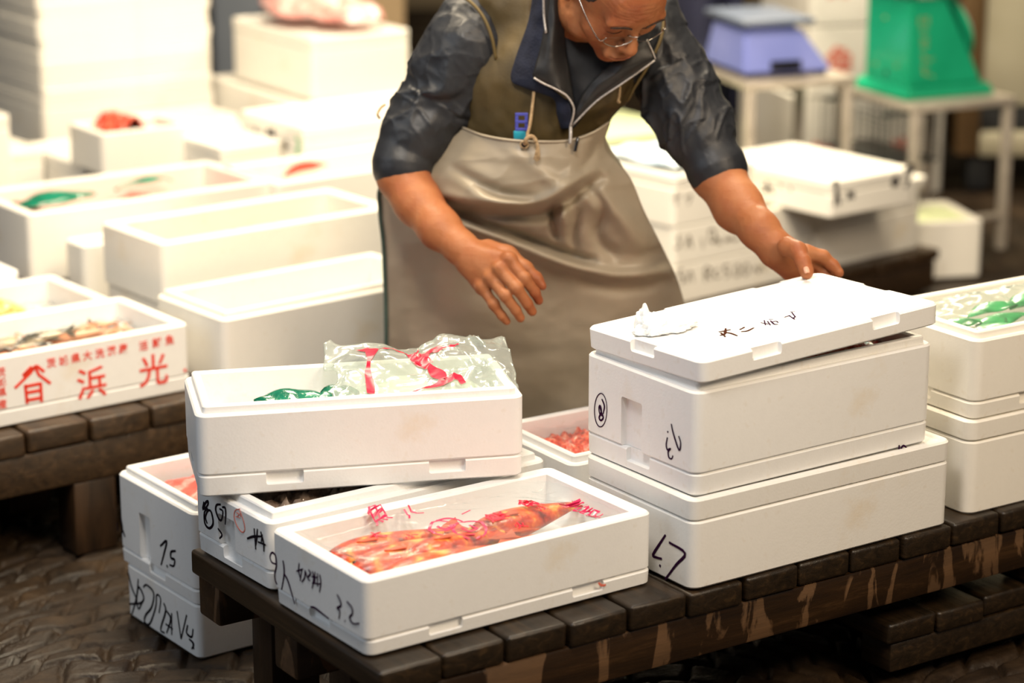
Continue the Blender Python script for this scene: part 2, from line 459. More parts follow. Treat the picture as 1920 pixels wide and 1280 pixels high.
def sheet(name, P, mat, parent=None, th=.0015, flipn=False):
    """thick sheet from a grid of points (rows x cols x 3)"""
    P = np.array(P, float); nr, nc = P.shape[:2]
    du = np.gradient(P, axis=0); dv = np.gradient(P, axis=1); n = np.cross(du, dv); n /= np.maximum(np.linalg.norm(n, axis=2, keepdims=True), 1e-9)
    if flipn: n = -n
    A = P.reshape(-1, 3); B = (P-n*th).reshape(-1, 3); k = len(A)
    f = grid_faces(nr, nc); g = [(d+k, c+k, b+k, a+k) for a, b, c, d in f]
    e = []
    for i in range(nr-1):
        e.append((i*nc, (i+1)*nc, (i+1)*nc+k, i*nc+k)); j = i*nc+nc-1; e.append((j+nc, j, j+k, j+nc+k))
    for j in range(nc-1):
        e.append((j+1, j, j+k, j+1+k)); q = (nr-1)*nc+j; e.append((q, q+1, q+1+k, q+k))
    F_ = f+g+e
    if not flipn: F_ = [tuple(reversed(q)) for q in F_]
    o = mkobj(name, np.concatenate([A, B]), F_, mat)
    bm = bmesh.new(); bm.from_mesh(o.data); bmesh.ops.recalc_face_normals(bm, faces=bm.faces[:]); bm.to_mesh(o.data); bm.free()
    o.data.polygons.foreach_set('use_smooth', [True]*len(o.data.polygons))
    if parent: reparent(o, parent)
    return o
def dense(ctrl, nu, nv):
    """catmull-rom refinement of a control grid"""
    rows = [catmull(r, nv) for r in ctrl]
    cols = list(zip(*rows)); cols = [catmull(c, nu) for c in cols]
    return np.array([[tuple(c[i]) for c in cols] for i in range(len(cols[0]))])
# ---------------------------------------------------------------- floor of wet cobbles
def mat_floor():
    m, nt, b, o = newmat('wet_cobbles'); co = coords(nt)
    n = nd(nt, 'ShaderNodeTexNoise', Scale=7.0, Detail=8.0, Roughness=.7); nt.links.new(co, n.inputs['Vector'])
    r = ramp(nt, n.outputs[0], [(.3, (.007, .004, .002)), (.5, (.024, .014, .007)), (.75, (.070, .042, .021))])
    nt.links.new(r.outputs[0], b.inputs['Base Color'])
    n2 = nd(nt, 'ShaderNodeTexNoise', Scale=5.0, Detail=3.0); nt.links.new(co, n2.inputs['Vector'])
    mr = nd(nt, 'ShaderNodeMapRange'); mr.inputs[1].default_value = .35; mr.inputs[2].default_value = .65; mr.inputs[3].default_value = .35; mr.inputs[4].default_value = .8; b.inputs['Specular IOR Level'].default_value = .3
    nt.links.new(n2.outputs[0], mr.inputs[0]); nt.links.new(mr.outputs[0], b.inputs['Roughness'])
    n3 = nd(nt, 'ShaderNodeTexNoise', Scale=120.0, Detail=4.0); nt.links.new(co, n3.inputs['Vector'])
    bp = nd(nt, 'ShaderNodeBump', Strength=.5, Distance=.003); nt.links.new(n3.outputs[0], bp.inputs['Height']); nt.links.new(bp.outputs[0], b.inputs['Normal'])
    return m
M['floor'] = mat_floor()
def cobbles():
    nx, ny = 620, 560
    x = np.linspace(-1.7, 1.4, nx); y = np.linspace(2.6, 5.4, ny); X, Y = np.meshgrid(x, y)
    X2 = X+.016*vnoise(np.stack([X*11, Y*11, X*0], -1), 3); Y2 = Y+.016*vnoise(np.stack([X*11, Y*11, X*0+5], -1), 4)
    # segmental arcs: rings round a row of centres
    W = .78; cx = (np.floor((X2+1.7)/W)+.5)*W-1.7
    R = np.sqrt((X2-cx)**2+(Y2-1.2)**2*1.0); A = np.arctan2(X2-cx, Y2-1.2)
    yy = Y2-.28*np.cos((X2-cx)/W*np.pi); row = np.floor(yy/.066); fr = yy/.066-row
    u = (X2/.086)+.5*(row % 2)+.22*np.sin(row*12.9); fu = u-np.floor(u)
    e = np.minimum(np.minimum(fr, 1-fr)*.066, np.minimum(fu, 1-fu)*.086)
    t = np.clip(e/.011, 0, 1); hgt = (1-(1-t)**2)*.016
    idn = _hash(np.floor(u), row, row*0, 5)
    Z = -.018+hgt+.0022*idn+.010*(fr-.5)*_hash(np.floor(u), row, row*0, 6)*.5+.010*(fu-.5)*_hash(np.floor(u), row, row*0, 7)*.4+.0008*vnoise(np.stack([X*60, Y*60, X*0], -1), 8)
    P = np.stack([X, Y, Z], -1).reshape(-1, 3)
    i = np.arange(ny-1)[:, None]*nx+np.arange(nx-1)[None]
    f = np.stack([i, i+1, i+nx+1, i+nx], -1).reshape(-1, 4)
    # the rest of the ground, flat, round the detailed patch
    V = [tuple(p) for p in P]; F_ = f.tolist(); k = len(V)
    o1 = [(-9, -2), (9, -2), (9, 16), (-9, 16)]; i1 = [(-1.7, 2.6), (1.4, 2.6), (1.4, 5.4), (-1.7, 5.4)]
    V += [(a, b, -.004) for a, b in o1]+[(a, b, -.004) for a, b in i1]
    for j in range(4): F_.append((k+j, k+(j+1) % 4, k+4+(j+1) % 4, k+4+j))
    o = mkobj('floor', V, F_, 'floor'); tag(o, kind='structure')
cobbles()

# ---------------------------------------------------------------- wooden pallets
def pallet(label, front, yaw, L, D, ztop, pitch=.105, th=.038, beam=.070, legs=True, beams=3, mat='wood', bmat='woodx', legz=0, group=None, legset=None):
    """deck boards run along the short side; beams run along the long side"""
    p = empty('wooden_pallet', (front[0], front[1], legz), math.radians(yaw)); tag(p, label, 'pallet', group)
    zt = ztop-legz; n = int(L/pitch)
    for i in range(n):
        dz = random.uniform(-.0015, .0015); dl = random.uniform(-.004, .004)
        bevbox('deck_board', i*pitch+.002, dl, zt-th+dz, (i+1)*pitch-.003, D+dl, zt+dz, mat, p, b=.006, seg=3, jitter=.0012)
    ys = [.004, D/2-.035, D-.074][:beams] if beams == 3 else [.004, D-.074]
    for yv in ys:
        bevbox('beam', -.0+.012, yv, zt-th-beam, n*pitch-.012, yv+.07, zt-th-.0005, bmat, p, b=.005, seg=2)
    if legs:
        for xv, z0_, rows_ in (legset or [(.10, 0, (0, 1, 2)), (L/2-.04, 0, (0, 1, 2)), (L-.2, 0, (0, 1, 2))]):
            for yv in [ys[i] for i in rows_]: bevbox('leg', xv, yv+.002, z0_, xv+.085, yv+.068, zt-th-beam-.0005, 'woodz', p, b=.004)
    return p
PF = (-.181, 3.009)
pallet('dark wet wooden pallet carrying the front boxes, board ends towards the viewer', PF, 33.5, 1.365, .57, .255, legset=[(.10, 0, (0, 1, 2)), (.62, 0, (2,)), (1.0, .1125, (1, 2)), (1.24, .1125, (0, 1, 2))])
lp = at(1665, 1170, z=.112)
bevp = pallet('low dark pallet on the ground under the right end of the front pallet', (lp.x, lp.y), 33.5, .84, .5, .110, th=.036, beam=.05, legs=False, legz=.022, bmat='wood')
for q in (0.05, .38, .72):
    pass

# ---------------------------------------------------------------- front boxes
def dv(yaw): a = math.radians(yaw); return Vector((math.cos(a), math.sin(a), 0)), Vector((-math.sin(a), math.cos(a), 0))
# A : box of orange fish
lidA = foam_lid('upturned white foam lid under the box of orange fish', (-.196, 3.051), 35, .492, .256, .2565, H=.024, flip=True)
bA = fish_box('open white foam box marked 9 and 3.2, full of orange fish under film', (-.198, 3.050), 35, .493, .257, .087, .281, wall=.023, lip=False, R=.014, notch=False)
# B
lidB = foam_lid('white foam lid under the box of ice, against the back of the orange fish box', (-.350, 3.296), 36, .500, .226, .2565, H=.030, flip=True)
bB = fish_box('white foam box marked 85 and 5 in black, ice inside, below the turned box', (-.351, 3.295), 36, .502, .226, .087, .287, wall=.030, R=.016)
# C
lidC = foam_lid('white foam lid under the box with the red ribbon bag', (-.461, 3.374), 12.2, .490, .212, .3745, H=.033, flip=True)
bC = fish_box('white foam box turned to the viewer, holding a green leaf and clear bag', (-.462, 3.373), 12.2, .492, .214, .104, .408, wall=.024, R=.018, notch=False)
# F
bF = fish_box('closed white foam box marked 67 at the bottom of the centre stack', (.262, 3.301), 34.3, .515, .268, .104, .2565, wall=.022, lip=False, R=.018, notch=False, mat='styro_old')
lidF = foam_lid('flat white foam lid closing the bottom box of the centre stack', (.261, 3.3005), 34.3, .517, .269, .361, H=.034, R=.018, notches=False, mat='styro_old')
# E
lidE = foam_lid('white foam tray lid with a small purple mark between the two centre boxes', (.264, 3.313), 35, .472, .268, .3955, H=.034, R=.018, flip=True, sides=False)
bE = fish_box('tall white foam box with a circled 8 and 1.3, second in centre stack', (.264, 3.312), 35, .472, .269, .135, .430, wall=.024, R=.018)
# G stack
gy = 33
bG1 = fish_box('lowest white foam box of the right-hand stack by the photo edge', (.722, 3.628), gy, .50, .26, .120, .2565, wall=.022, lip=False, R=.02, notch=False, mat='styro_cream')
l1 = foam_lid('lower of two foam lids in the middle of the right-hand stack', (.721, 3.627), gy, .502, .262, .3775, H=.034, R=.02, notches=False, mat='styro_cream')
l2 = foam_lid('upper of two foam lids in the middle of the right-hand stack', (.725, 3.633), gy, .492, .252, .4125, H=.028, R=.018, flip=True, mat='styro_cream')
bG2 = fish_box('open white foam box holding a clear bag of green leaves', (.725, 3.633), gy, .49, .25, .112, .4415, wall=.024, R=.018, mat='styro_cream')
# H
bH = fish_box('white foam box of red speckled fish between the turned box and centre stack', (.094, 3.604), gy, .46, .23, .103, .2565, wall=.022, R=.018, notch=False)
# J
bJ2 = fish_box('white foam box standing on the cobbles with upside-down black writing', (-.508, 3.648), 36, .37, .252, .092, .001, wall=.022, lip=False, R=.014, notch=False)
lidJ = foam_lid('white foam lid under the box marked 7.5', (-.509, 3.647), 36, .385, .266, .094, H=.026, R=.014, flip=True)
bJ1 = fish_box('white foam box marked 7.5 with a pink bag inside, left of the pallet', (-.509, 3.646), 36, .386, .268, .142, .121, wall=.026, R=.016, nf=.64, nw=.038)

# lid half lifted off the centre stack
def solve_lid():
    c0 = at(1317, 722, z=.5685); Lx, Wy = .472, .276
    best = None
    tgt = [(1765, 607), (1096, 651)]
    def pr(p):
        d = p.y*math.cos(PITCH)-(p.z-CH)*math.sin(PITCH); v = -(p.y*math.sin(PITCH)+(p.z-CH)*math.cos(PITCH))
        return 960+FPX*p.x/d, 640+FPX*v/d
    for ya in range(300, 420, 4):
        for ti in range(0, 100, 3):
            for ro in range(-40, 41, 4):
                R = (Matrix.Rotation(math.radians(ya/10), 3, 'Z') @ Matrix.Rotation(-math.radians(ti/10), 3, 'Y') @ Matrix.Rotation(math.radians(ro/10), 3, 'X'))
                e = 0
                for q, t in ((Vector((Lx, 0, 0)), tgt[0]), (Vector((0, Wy, 0)), tgt[1])):
                    a, b = pr(c0+R @ q); e += (a-t[0])**2+(b-t[1])**2
                if best is None or e < best[0]: best = (e, R, ya/10, ti/10, ro/10)
    return c0, best
c0, best = solve_lid(); print('LID', tuple(round(v, 3) for v in c0), best[0], best[2:])
topl = foam_lid('white foam lid with brown and purple characters, half lifted off the tall box', (0, 0), 0, .472, .276, 0, H=.034, R=.016)
topl.location = c0; topl.rotation_euler = best[1].to_euler()
bpy.context.view_layer.update()
LIDR = best[1]; LIDO = c0

# ---------------------------------------------------------------- marker writing (read off the boxes)
def zz(o, s, pts): return [[(o[0]+x*s, o[1]+y*s) for x, y in ln] for ln in pts]
# A end face : 9 人 / small scribble / 3.2
def Zc(ln, ox, oy, k): return [[(ox+x/k, oy+y/k) for x, y in l] for l in ln]
k6 = 4.924
A1 = [[(735, 680), (690, 660), (672, 610), (690, 570), (722, 600), (730, 690), (715, 760), (718, 820), (735, 862)],
      [(790, 640), (800, 700), (800, 780), (778, 910)], [(800, 760), (840, 840), (900, 1045)],
      [(1290, 955), (1318, 1010), (1325, 1060), (1290, 1080), (1315, 1110), (1308, 1180)], [(1380, 1020), (1425, 1075), (1432, 1130), (1405, 1170), (1440, 1225), (1495, 1222)], [(1360, 1195), (1366, 1205)],
      [(1045, 1070), (1085, 1080), (1150, 1130), (1215, 1180)]]
write_px(bA, 'end', Zc(A1, 370, 920, k6), .0036, 'inkp', 'handwriting', 'black 9 and 3.2 in marker')
A2 = [[(940, 665), (935, 740), (950, 800)], [(915, 740), (975, 720)], [(965, 720), (950, 830)], [(995, 730), (990, 800), (965, 840)], [(1000, 745), (1015, 800)], [(1025, 725), (1045, 760), (1020, 800), (1040, 830)],
      [(1060, 740), (1075, 800), (1060, 900)], [(1085, 745), (1085, 860)], [(1055, 790), (1110, 800)], [(1110, 760), (1110, 880)], [(1130, 770), (1140, 850), (1128, 935)], [(1060, 850), (1140, 860)]]
write_px(bA, 'end', Zc(A2, 370, 920, k6), .0032, 'inkp')
write_px(bA, 'side', [[(1122, 1092), (1128, 1097), (1136, 1096)]], .004, 'redpale', 'stain')
# B end face
B1 = [[(60, 100), (50, 170), (75, 110), (98, 95), (95, 130), (62, 170)], [(95, 160), (65, 200), (70, 300), (110, 345), (145, 300), (130, 200), (100, 180), (75, 240), (90, 300)],
      [(215, 125), (178, 130), (170, 180), (200, 260), (225, 265), (235, 190), (205, 165)], [(230, 150), (258, 160), (262, 240), (258, 310)], [(190, 345), (228, 405), (205, 440)],
      [(460, 440), (520, 420), (600, 420)], [(525, 345), (540, 540)], [(555, 350), (548, 440), (540, 500)], [(585, 375), (610, 470), (615, 560)], [(600, 400), (590, 470)], [(560, 470), (632, 500)]]
write_px(bB, 'end', Zc(B1, 370, 920, k6), .0042, 'ink', 'handwriting', 'black 8, 5 and crossed strokes in marker')
B2 = [[(395, 165), (350, 180), (340, 240), (365, 320), (410, 380), (438, 360), (430, 290), (400, 200), (385, 165)], [(360, 200), (385, 215), (370, 235)], [(395, 205), (400, 240)], [(355, 235), (395, 250)]]
write_px(bB, 'end', Zc(B2, 370, 920, k6), .0018, 'redpale', 'stamp', 'red oval stamp')
# E end face
k8 = 2.743
th = [i/14*2*math.pi for i in range(15)]
ring = [(127+32*math.cos(t)-6*math.sin(t)*.2, 682+86*math.sin(t)) for t in th]
E1 = [ring]
write_px(bE, 'end', Zc(E1, 1080, 520, k8), .0018, 'inkp', 'circle_mark')
E2 = [[(120, 655), (130, 690), (140, 720), (128, 735), (119, 720), (130, 690), (125, 660), (118, 668), (122, 700), (136, 712)], [(133, 625), (146, 660), (140, 700)],
      [(470, 790), (474, 797)], [(490, 752), (500, 800), (530, 888), (538, 850), (528, 815)], [(470, 822), (464, 860), (470, 885), (486, 880), (474, 895), (478, 925), (492, 932), (498, 915)]]
write_px(bE, 'end', Zc(E2, 1080, 520, k8), .0032, 'inkp', 'handwriting', 'purple 8 and upside-down 1.3 in marker')
# F end
F1 = [[(1088, 540), (1055, 590), (1025, 640), (1040, 652), (1070, 660)], [(1105, 577), (1185, 632), (1140, 690), (1086, 762)], [(1057, 690), (1064, 698)]]
write_px(bF, 'end', Zc(F1, 840, 800, 2.667), .0052, 'inkp', 'handwriting', 'upside-down 67 in thick black marker')
# small purple mark on lidE side
write_px(lidE, 'side', [[(1686, 834), (1686, 847), (1692, 846)], [(1688, 843), (1694, 835), (1704, 844)], [(1688, 846), (1704, 845)], [(1690, 841), (1700, 843)]], .0032, 'inkp', 'printed_mark', 'small purple printed mark')
# J1 / J2
J1w = [[(52, 480), (58, 520)], [(68, 450), (78, 500), (75, 530)], [(80, 515), (92, 550)], [(268, 595), (300, 570), (285, 640), (272, 690)], [(300, 690), (305, 703)], [(345, 620), (322, 625), (322, 655), (340, 665), (335, 695), (315, 690)]]
write_px(bJ1, 'end', Zc(J1w, 200, 800, 2.667), .0050, 'ink', 'handwriting', 'black 7.5 in marker')
J2w = [[(108, 730), (125, 800), (150, 860)], [(158, 760), (150, 850), (122, 950)], [(112, 885), (170, 880), (185, 850), (160, 800), (150, 860), (160, 910), (180, 870)], [(183, 800), (200, 790), (235, 830), (225, 900), (195, 940), (190, 975), (215, 985), (245, 900), (250, 840), (270, 860), (262, 930)],
       [(285, 880), (295, 920), (270, 1010), (290, 1030)], [(300, 920), (320, 960), (300, 1030)], [(295, 985), (330, 1010)], [(325, 930), (325, 1040)], [(352, 920), (372, 1060)], [(372, 1060), (400, 940)], [(405, 990), (400, 1030), (425, 1050), (432, 1010)], [(412, 1060), (435, 1085), (425, 1110)], [(430, 1080), (436, 1112)]]
write_px(bJ2, 'end', Zc(J2w, 200, 800, 2.667), .0046, 'ink', 'handwriting', 'large upside-down black marker writing')
# lid top writing
T1 = [[(735, 280), (795, 268)], [(770, 262), (765, 290), (740, 298)], [(745, 285), (765, 300)], [(760, 280), (800, 288), (830, 300)], [(765, 302), (768, 306)]]
T2 = [[(842, 268), (868, 255)], [(848, 278), (880, 275), (915, 258)]]
T3 = [[(950, 232), (990, 240)], [(968, 220), (975, 245)], [(985, 225), (1000, 245)], [(1000, 222), (1020, 240), (1040, 240)], [(1010, 228), (1030, 225), (1040, 232)], [(992, 215), (1015, 216)]]
T4 = [[(1070, 205), (1100, 195)], [(1095, 195), (1125, 215)], [(1110, 180), (1130, 205)], [(1100, 178), (1125, 175)], [(1115, 212), (1128, 200)]]
write_px(topl, 'top', Zc(T1+T2, 1080, 520, k8), .0042, 'inkbrown', 'handwriting', 'brown brush characters', eps=.0004-.0028)
write_px(topl, 'top', Zc(T3+T4, 1080, 520, k8), .0030, 'inkp', 'handwriting', 'fine purple characters', eps=.0004-.0028)
# ---------------------------------------------------------------- what lies in the boxes
M['fish'] = mat_noise('orange_fish_skin', [(.30, (.16, .006, .002)), (.42, (.50, .030, .006)), (.54, (.70, .12, .014)), (.66, (.85, .42, .07))], 42, .34, .5, bscale=160, detail=5, coat=.15)
M['fishfin'] = mat_noise('fish_fin', [(.3, (.35, .015, .004)), (.7, (.70, .12, .03))], 50, .3, .4, stretch=(1, 6, 1))
M['gold'] = mat_noise('gold_eye', [(.3, (.9, .5, .08)), (.7, (1, .85, .35))], 60, .15, 0, metal=.3)
M['black'] = mat_plain('black', (.01, .01, .012), .12)
M['ice'] = mat_noise('crushed_ice', [(.3, (.25, .27, .27)), (.6, (.58, .58, .54))], 40, .12, .9, bscale=70, bdist=.004, sss=.0, coat=.4)
M['wetice'] = mat_noise('dark_wet_ice', [(.3, (.10, .06, .04)), (.55, (.26, .20, .16)), (.75, (.6, .55, .5))], 28, .12, .9, bscale=60, bdist=.004)
M['film'] = mat_film('clear_film', opac=.02, bump=.2, bscale=22, gloss=.04, rough=.22)
M['film2'] = mat_film('crumpled_film', tint=(.92, .96, .93), opac=.16, bump=.25, bscale=20, gloss=.22, rough=.14)
M['pinkbag'] = mat_noise('pink_bag', [(.3, (.66, .07, .055)), (.7, (.80, .17, .13))], 12, .35, .6, bscale=30, bdist=.004)
M['roe'] = mat_noise('red_speckled', [(.3, (.25, .02, .01)), (.48, (.72, .06, .03)), (.62, (.85, .25, .15)), (.72, (.95, .75, .65))], 90, .12, .9, bscale=120, bdist=.004)
M['leaf'] = mat_noise('green_leaf', [(.3, (.003, .11, .06)), (.7, (.01, .24, .14))], 30, .18, .5, bscale=120, coat=.6)
M['leaf2'] = mat_noise('bright_leaf', [(.3, (.01, .14, .03)), (.7, (.05, .40, .12))], 30, .3, .5, bscale=90)
M['jelly'] = mat_noise('pale_green_ice', [(.3, (.55, .68, .52)), (.7, (.85, .92, .82))], 14, .18, .8, bscale=40, bdist=.004)
M['fishgrey'] = mat_noise('grey_fish_skin', [(.3, (.02, .03, .035)), (.5, (.10, .09, .07)), (.7, (.50, .40, .26))], 18, .2, .6, bscale=60, coat=.4)
M['fishpink'] = mat_noise('pink_fish_skin', [(.3, (.35, .09, .04)), (.6, (.62, .30, .17))], 18, .25, .5, coat=.3)
def make_fish(name, mat, Lf=.23, Hf=.066, Tf=.044, fin='fishfin', eyes=True):
    """a fish lying on its side, snout at x=0, tail at x=Lf; back towards +y"""
    prof = [(0, .10, .12), (.03, .28, .35), (.08, .52, .62), (.16, .82, .9), (.26, .98, 1), (.38, 1, .98), (.52, .88, .82), (.66, .66, .6), (.78, .44, .4), (.86, .28, .25), (.90, .24, .16)]
    rings = []
    for t, h, w in prof:
        rings.append([(t*Lf, math.cos(a)*h*Hf/2+(.10*Hf*math.sin(t*3.1)), math.sin(a)*w*Tf/2+Tf*.5) for a in [k/16*2*math.pi for k in range(16)]])
    v, f = rings_mesh(rings)
    o = mkobj(name, v, f, mat)
    m = o.modifiers.new('s', 'SUBSURF'); m.levels = 1; bake_mods(o)
    def fan(nm, pts, z=None):
        z = Tf*.5 if z is None else z
        n = len(pts); vv = [(x, y, z+.0008) for x, y in pts]+[(x, y, z-.0008) for x, y in pts]
        ff = [tuple(range(n)), tuple(range(2*n-1, n-1, -1))]+[(i, i+n, (i+1) % n+n, (i+1) % n) for i in range(n)]
        return mkobj(nm, vv, ff, fin, o, smooth=False)
    fan('tail_fin', [(Lf*.885, -.006), (Lf*.95, -.020), (Lf*1.08, -.034), (Lf*1.04, -.012), (Lf*1.03, 0), (Lf*1.04, .014), (Lf*1.08, .036), (Lf*.95, .022), (Lf*.885, .010)])
    sp = [(Lf*.24, Hf*.46)]
    for k in range(7): sp += [(Lf*(.25+k*.065), Hf*(.72-.01*k*k*.4)), (Lf*(.285+k*.065), Hf*(.58-.014*k))]
    fan('dorsal_fin', sp+[(Lf*.74, Hf*.34)])
    fan('pectoral_fin', [(Lf*.27, 0), (Lf*.31, -.006), (Lf*.39, -.011), (Lf*.40, -.004), (Lf*.36, .003)], Tf*.98)
    if eyes:
        for nm, r, mt, zz_ in (('eye', .0090, 'gold', .68), ('pupil', .0042, 'black', .78)):
            bm = bmesh.new(); bmesh.ops.create_uvsphere(bm, u_segments=14, v_segments=8, radius=r)
            bmesh.ops.scale(bm, vec=(1, 1, .6), verts=bm.verts); bmesh.ops.translate(bm, vec=(Lf*.105, Hf*.14, Tf*zz_), verts=bm.verts)
            me = bpy.data.meshes.new(nm); bm.to_mesh(me); bm.free(); me.materials.append(M[mt]); me.polygons.foreach_set('use_smooth', [True]*len(me.polygons))
            e = bpy.data.objects.new(nm, me); COL.objects.link(e); e.parent = o
    return o
def in_box(o, x, y, z): return local_mw(o) @ Vector((x, y, z))
def place(f, bx, x, y, z, yaw, roll=0, pitch=0, s=1):
    f.location = in_box(bx, x, y, z)
    f.rotation_euler = (Matrix.Rotation(bx.rotation_euler.z+math.radians(yaw), 3, 'Z') @ Matrix.Rotation(math.radians(pitch), 3, 'Y') @ Matrix.Rotation(math.radians(roll), 3, 'X')).to_euler()
    f.scale = (s, s, s)
ff = make_fish('orange_fish', 'fish')
spots = [(.035, .045, .030, 3, 8, -3, 1.12, 'orange fish nearest the corner marked 3.2, gold eye showing'),
         (.033, .110, .030, -2, 0, -4, 1.10, 'orange fish second from the corner marked 3.2 in front box'),
         (.030, .172, .030, -1, 0, -3, 1.02, 'orange fish along the back wall of the front box, head at left'),
         (.245, .060, .026, 2, 10, 2, 1.0, 'orange fish lying along the near wall towards the right end'),
         (.250, .130, .034, 5, 0, -2, 1.05, 'round bodied orange fish at the middle of the front box, right half'),
         (.110, .075, .050, 9, -6, 1, .95, 'orange fish lying on top of the others in the front box')]
for i, (x, y, z, yw, rl, pt, s, lb) in enumerate(spots):
    o = ff if i == 0 else copy_tree(ff)
    place(o, bA, x, y, z-.004, yw, rl, pt, s); tag(o, lb, 'fish', 'orange fish in the front box')
ic = mkobj
def surface(name, bx, x0, x1, y0, y1, zf, mat, label=None, cat=None, nx=50, ny=28, th=.002, kind=None, amp=0, seed=0, sc=40, parent=None):
    g = []
    for i in range(ny):
        row = []
        for j in range(nx):
            u = j/(nx-1); v = i/(ny-1); x = x0+(x1-x0)*u; y = y0+(y1-y0)*v
            z = zf(u, v, x, y)
            row.append((x, y, z))
        g.append(row)
    g = np.array(g)
    if amp:
        p = g*sc; r = 1-np.abs(vnoise(p, seed)); g[..., 2] += amp*(r**3)+amp*.5*vnoise(p*2.3, seed+3)
    mw = np.array(local_mw(bx)); P = g @ mw[:3, :3].T+mw[:3, 3]
    o = sheet(name, P, mat, None, th)
    if label: tag(o, label, cat, kind=kind)
    if parent is not None: reparent(o, parent)
    return o
def edge_up(u, v, e=.07):
    d = min(u, 1-u, (v), (1-v)); return max(0, 1-d/e)
# film over the fish in A
def filmA_z(u, v):
    base = .064+.012*math.sin(u*3.1)+.004*math.sin(v*3.1)
    base += .006*float(vnoise(np.array([u*6.0, v*3.0, .3]), 2))+.0035*(1-abs(float(vnoise(np.array([u*16.0+v*8, v*5.0, 1.3]), 5))))**3
    return base+.016*edge_up(u, v, .06)**1.5
ax0, ax1, ay0, ay1 = .031, .462, .031, .226
filmA = surface('plastic_film', bA, ax0, ax1, ay0, ay1, lambda u, v, x, y: filmA_z(u, v), 'film', 'clear film printed in magenta over the orange fish', 'film', 90, 50, .0004)
def on_film(o, bx, zfun, x0, x1, y0, y1, lift=.0012):
    """lay a flat mesh (in box coordinates) onto the film surface"""
    for v in o.data.vertices:
        u = (v.co.x-x0)/(x1-x0); w_ = (v.co.y-y0)/(y1-y0); v.co.z += zfun(min(1, max(0, u)), min(1, max(0, w_)))+lift
def film_print(name, lines, w, mat, bx, film, zf, rng):
    x0, x1, y0, y1 = rng
    pl = [[Vector((x, y, 0)) for x, y in l] for l in lines]
    r = ribbons(name, pl, Vector((0, 0, 1)), w, mat, None, sub=5)
    on_film(r, bx, zf, x0, x1, y0, y1)
    r.data.transform(local_mw(bx)); reparent(r, film); return r
def film_px(pts, bx, z):
    mw = local_mw(bx).inverted(); out = []
    for l in pts:
        q = []
        for px, py in l:
            p = mw @ at(px, py, z=bx.location.z+z); q.append((p.x, p.y))
        out.append(q)
    return out
def Z5(ln): return [[(540+x/2.8235, 880+y/2.8235) for x, y in l] for l in ln]
rA = (ax0, ax1, ay0, ay1)
circ = lambda cx, cy, rx, ry, a0=0, a1=360, n=14, t=0: [(cx+rx*math.cos(math.radians(a0+(a1-a0)*k/n))+t*math.sin(math.radians(a0+(a1-a0)*k/n)), cy+ry*math.sin(math.radians(a0+(a1-a0)*k/n))) for k in range(n+1)]
film_print('emblem_print', film_px(Z5([circ(845, 342, 98, 50, 100, 330, t=-8), circ(960, 355, 88, 48, 190, 420, t=-8)]), bA, .07), .0046, 'magenta', bA, filmA, filmA_z, rA)
film_print('emblem_print', film_px(Z5([[(790, 330), (830, 345), (880, 330)], [(780, 370), (840, 360), (880, 345)], [(860, 330), (890, 375), (960, 400)], [(785, 300), (850, 310)], [(920, 345), (960, 360), (1000, 345), (960, 330)], [(940, 380), (990, 370)]]), bA, .07), .0055, 'magenta', bA, filmA, filmA_z, rA)
def scribble(cx, cy, w, h, n, seed, slant=.25):
    rd = random.Random(seed); out = []
    for k in range(n):
        x = cx+(rd.random()-.5)*w; y = cy+(rd.random()-.5)*h-(x-cx)*slant
        if k % 2: out.append([(x-w*.22, y+w*.05), (x, y), (x+w*.22, y-w*.06)])
        else: out.append([(x, y-h*.25), (x+w*.02, y), (x-w*.04, y+h*.25)])
    return out
def film_char(ch, zx, zy, size, mat, ang, bx, film, zf, rng):
    """one printed character draped over the film"""
    p = film_px(Z5([[(zx, zy)]]), bx, .07)[0][0]; a = math.radians(ang)
    t = text_obj('character_print', ch, size, mat, None, (p[0]-size*.5*math.cos(a)+size*.35*math.sin(a), p[1]-size*.5*math.sin(a)-size*.35*math.cos(a), 0), (math.cos(a), math.sin(a), 0), (-math.sin(a), math.cos(a), 0), eps=0, bold=size*.012)
    x0, x1, y0, y1 = rng; on_film(t, bx, zf, x0, x1, y0, y1, .0015); t.data.transform(local_mw(bx)); reparent(t, film)
for ch, zx, zy, sz_, m_, an in (('魚', 480, 295, .034, 'magenta', 8), ('八', 655, 272, .030, 'magenta', 5), ('鮮', 1110, 296, .036, 'crimson', -6), ('魚', 1280, 214, .036, 'crimson', 6), ('港', 1520, 212, .040, 'magenta', -4), ('活', 1590, 236, .030, 'magenta', 10),
                            ('大', 470, 368, .026, 'crimson', 12), ('小', 650, 375, .022, 'crimson', 0), ('一', 945, 268, .020, 'magenta', 15), ('水', 1628, 252, .022, 'magenta', 20), ('水', 1345, 240, .018, 'crimson', 9), ('火', 1230, 330, .02, 'crimson', 0)):
    film_char(ch, zx, zy, sz_, m_, an, bA, filmA, filmA_z, rA)
# ice in B
surface('crushed_ice', bB, .036, .466, .036, .19, lambda u, v, x, y: .052, 'wetice', 'brownish wet ice and fish in the box under the turned box', 'ice', 110, 40, .003, 'stuff', .018, 3, 55)
fb = None
# H red speckled
surface('red_fish_pieces', bH, .026, .434, .026, .204, lambda u, v, x, y: .058+.012*math.sin(v*3.1), 'roe', 'red speckled fish pieces in the box behind, beside the apron', 'fish', 90, 40, .003, 'stuff', .012, 11, 45)
surface('plastic_film', bH, .026, .434, .026, .204, lambda u, v, x, y: .080+.008*math.sin(v*3.1), 'film', 'clear film over the red speckled fish pieces', 'film', 60, 30, .0004, None, .006, 12, 25)
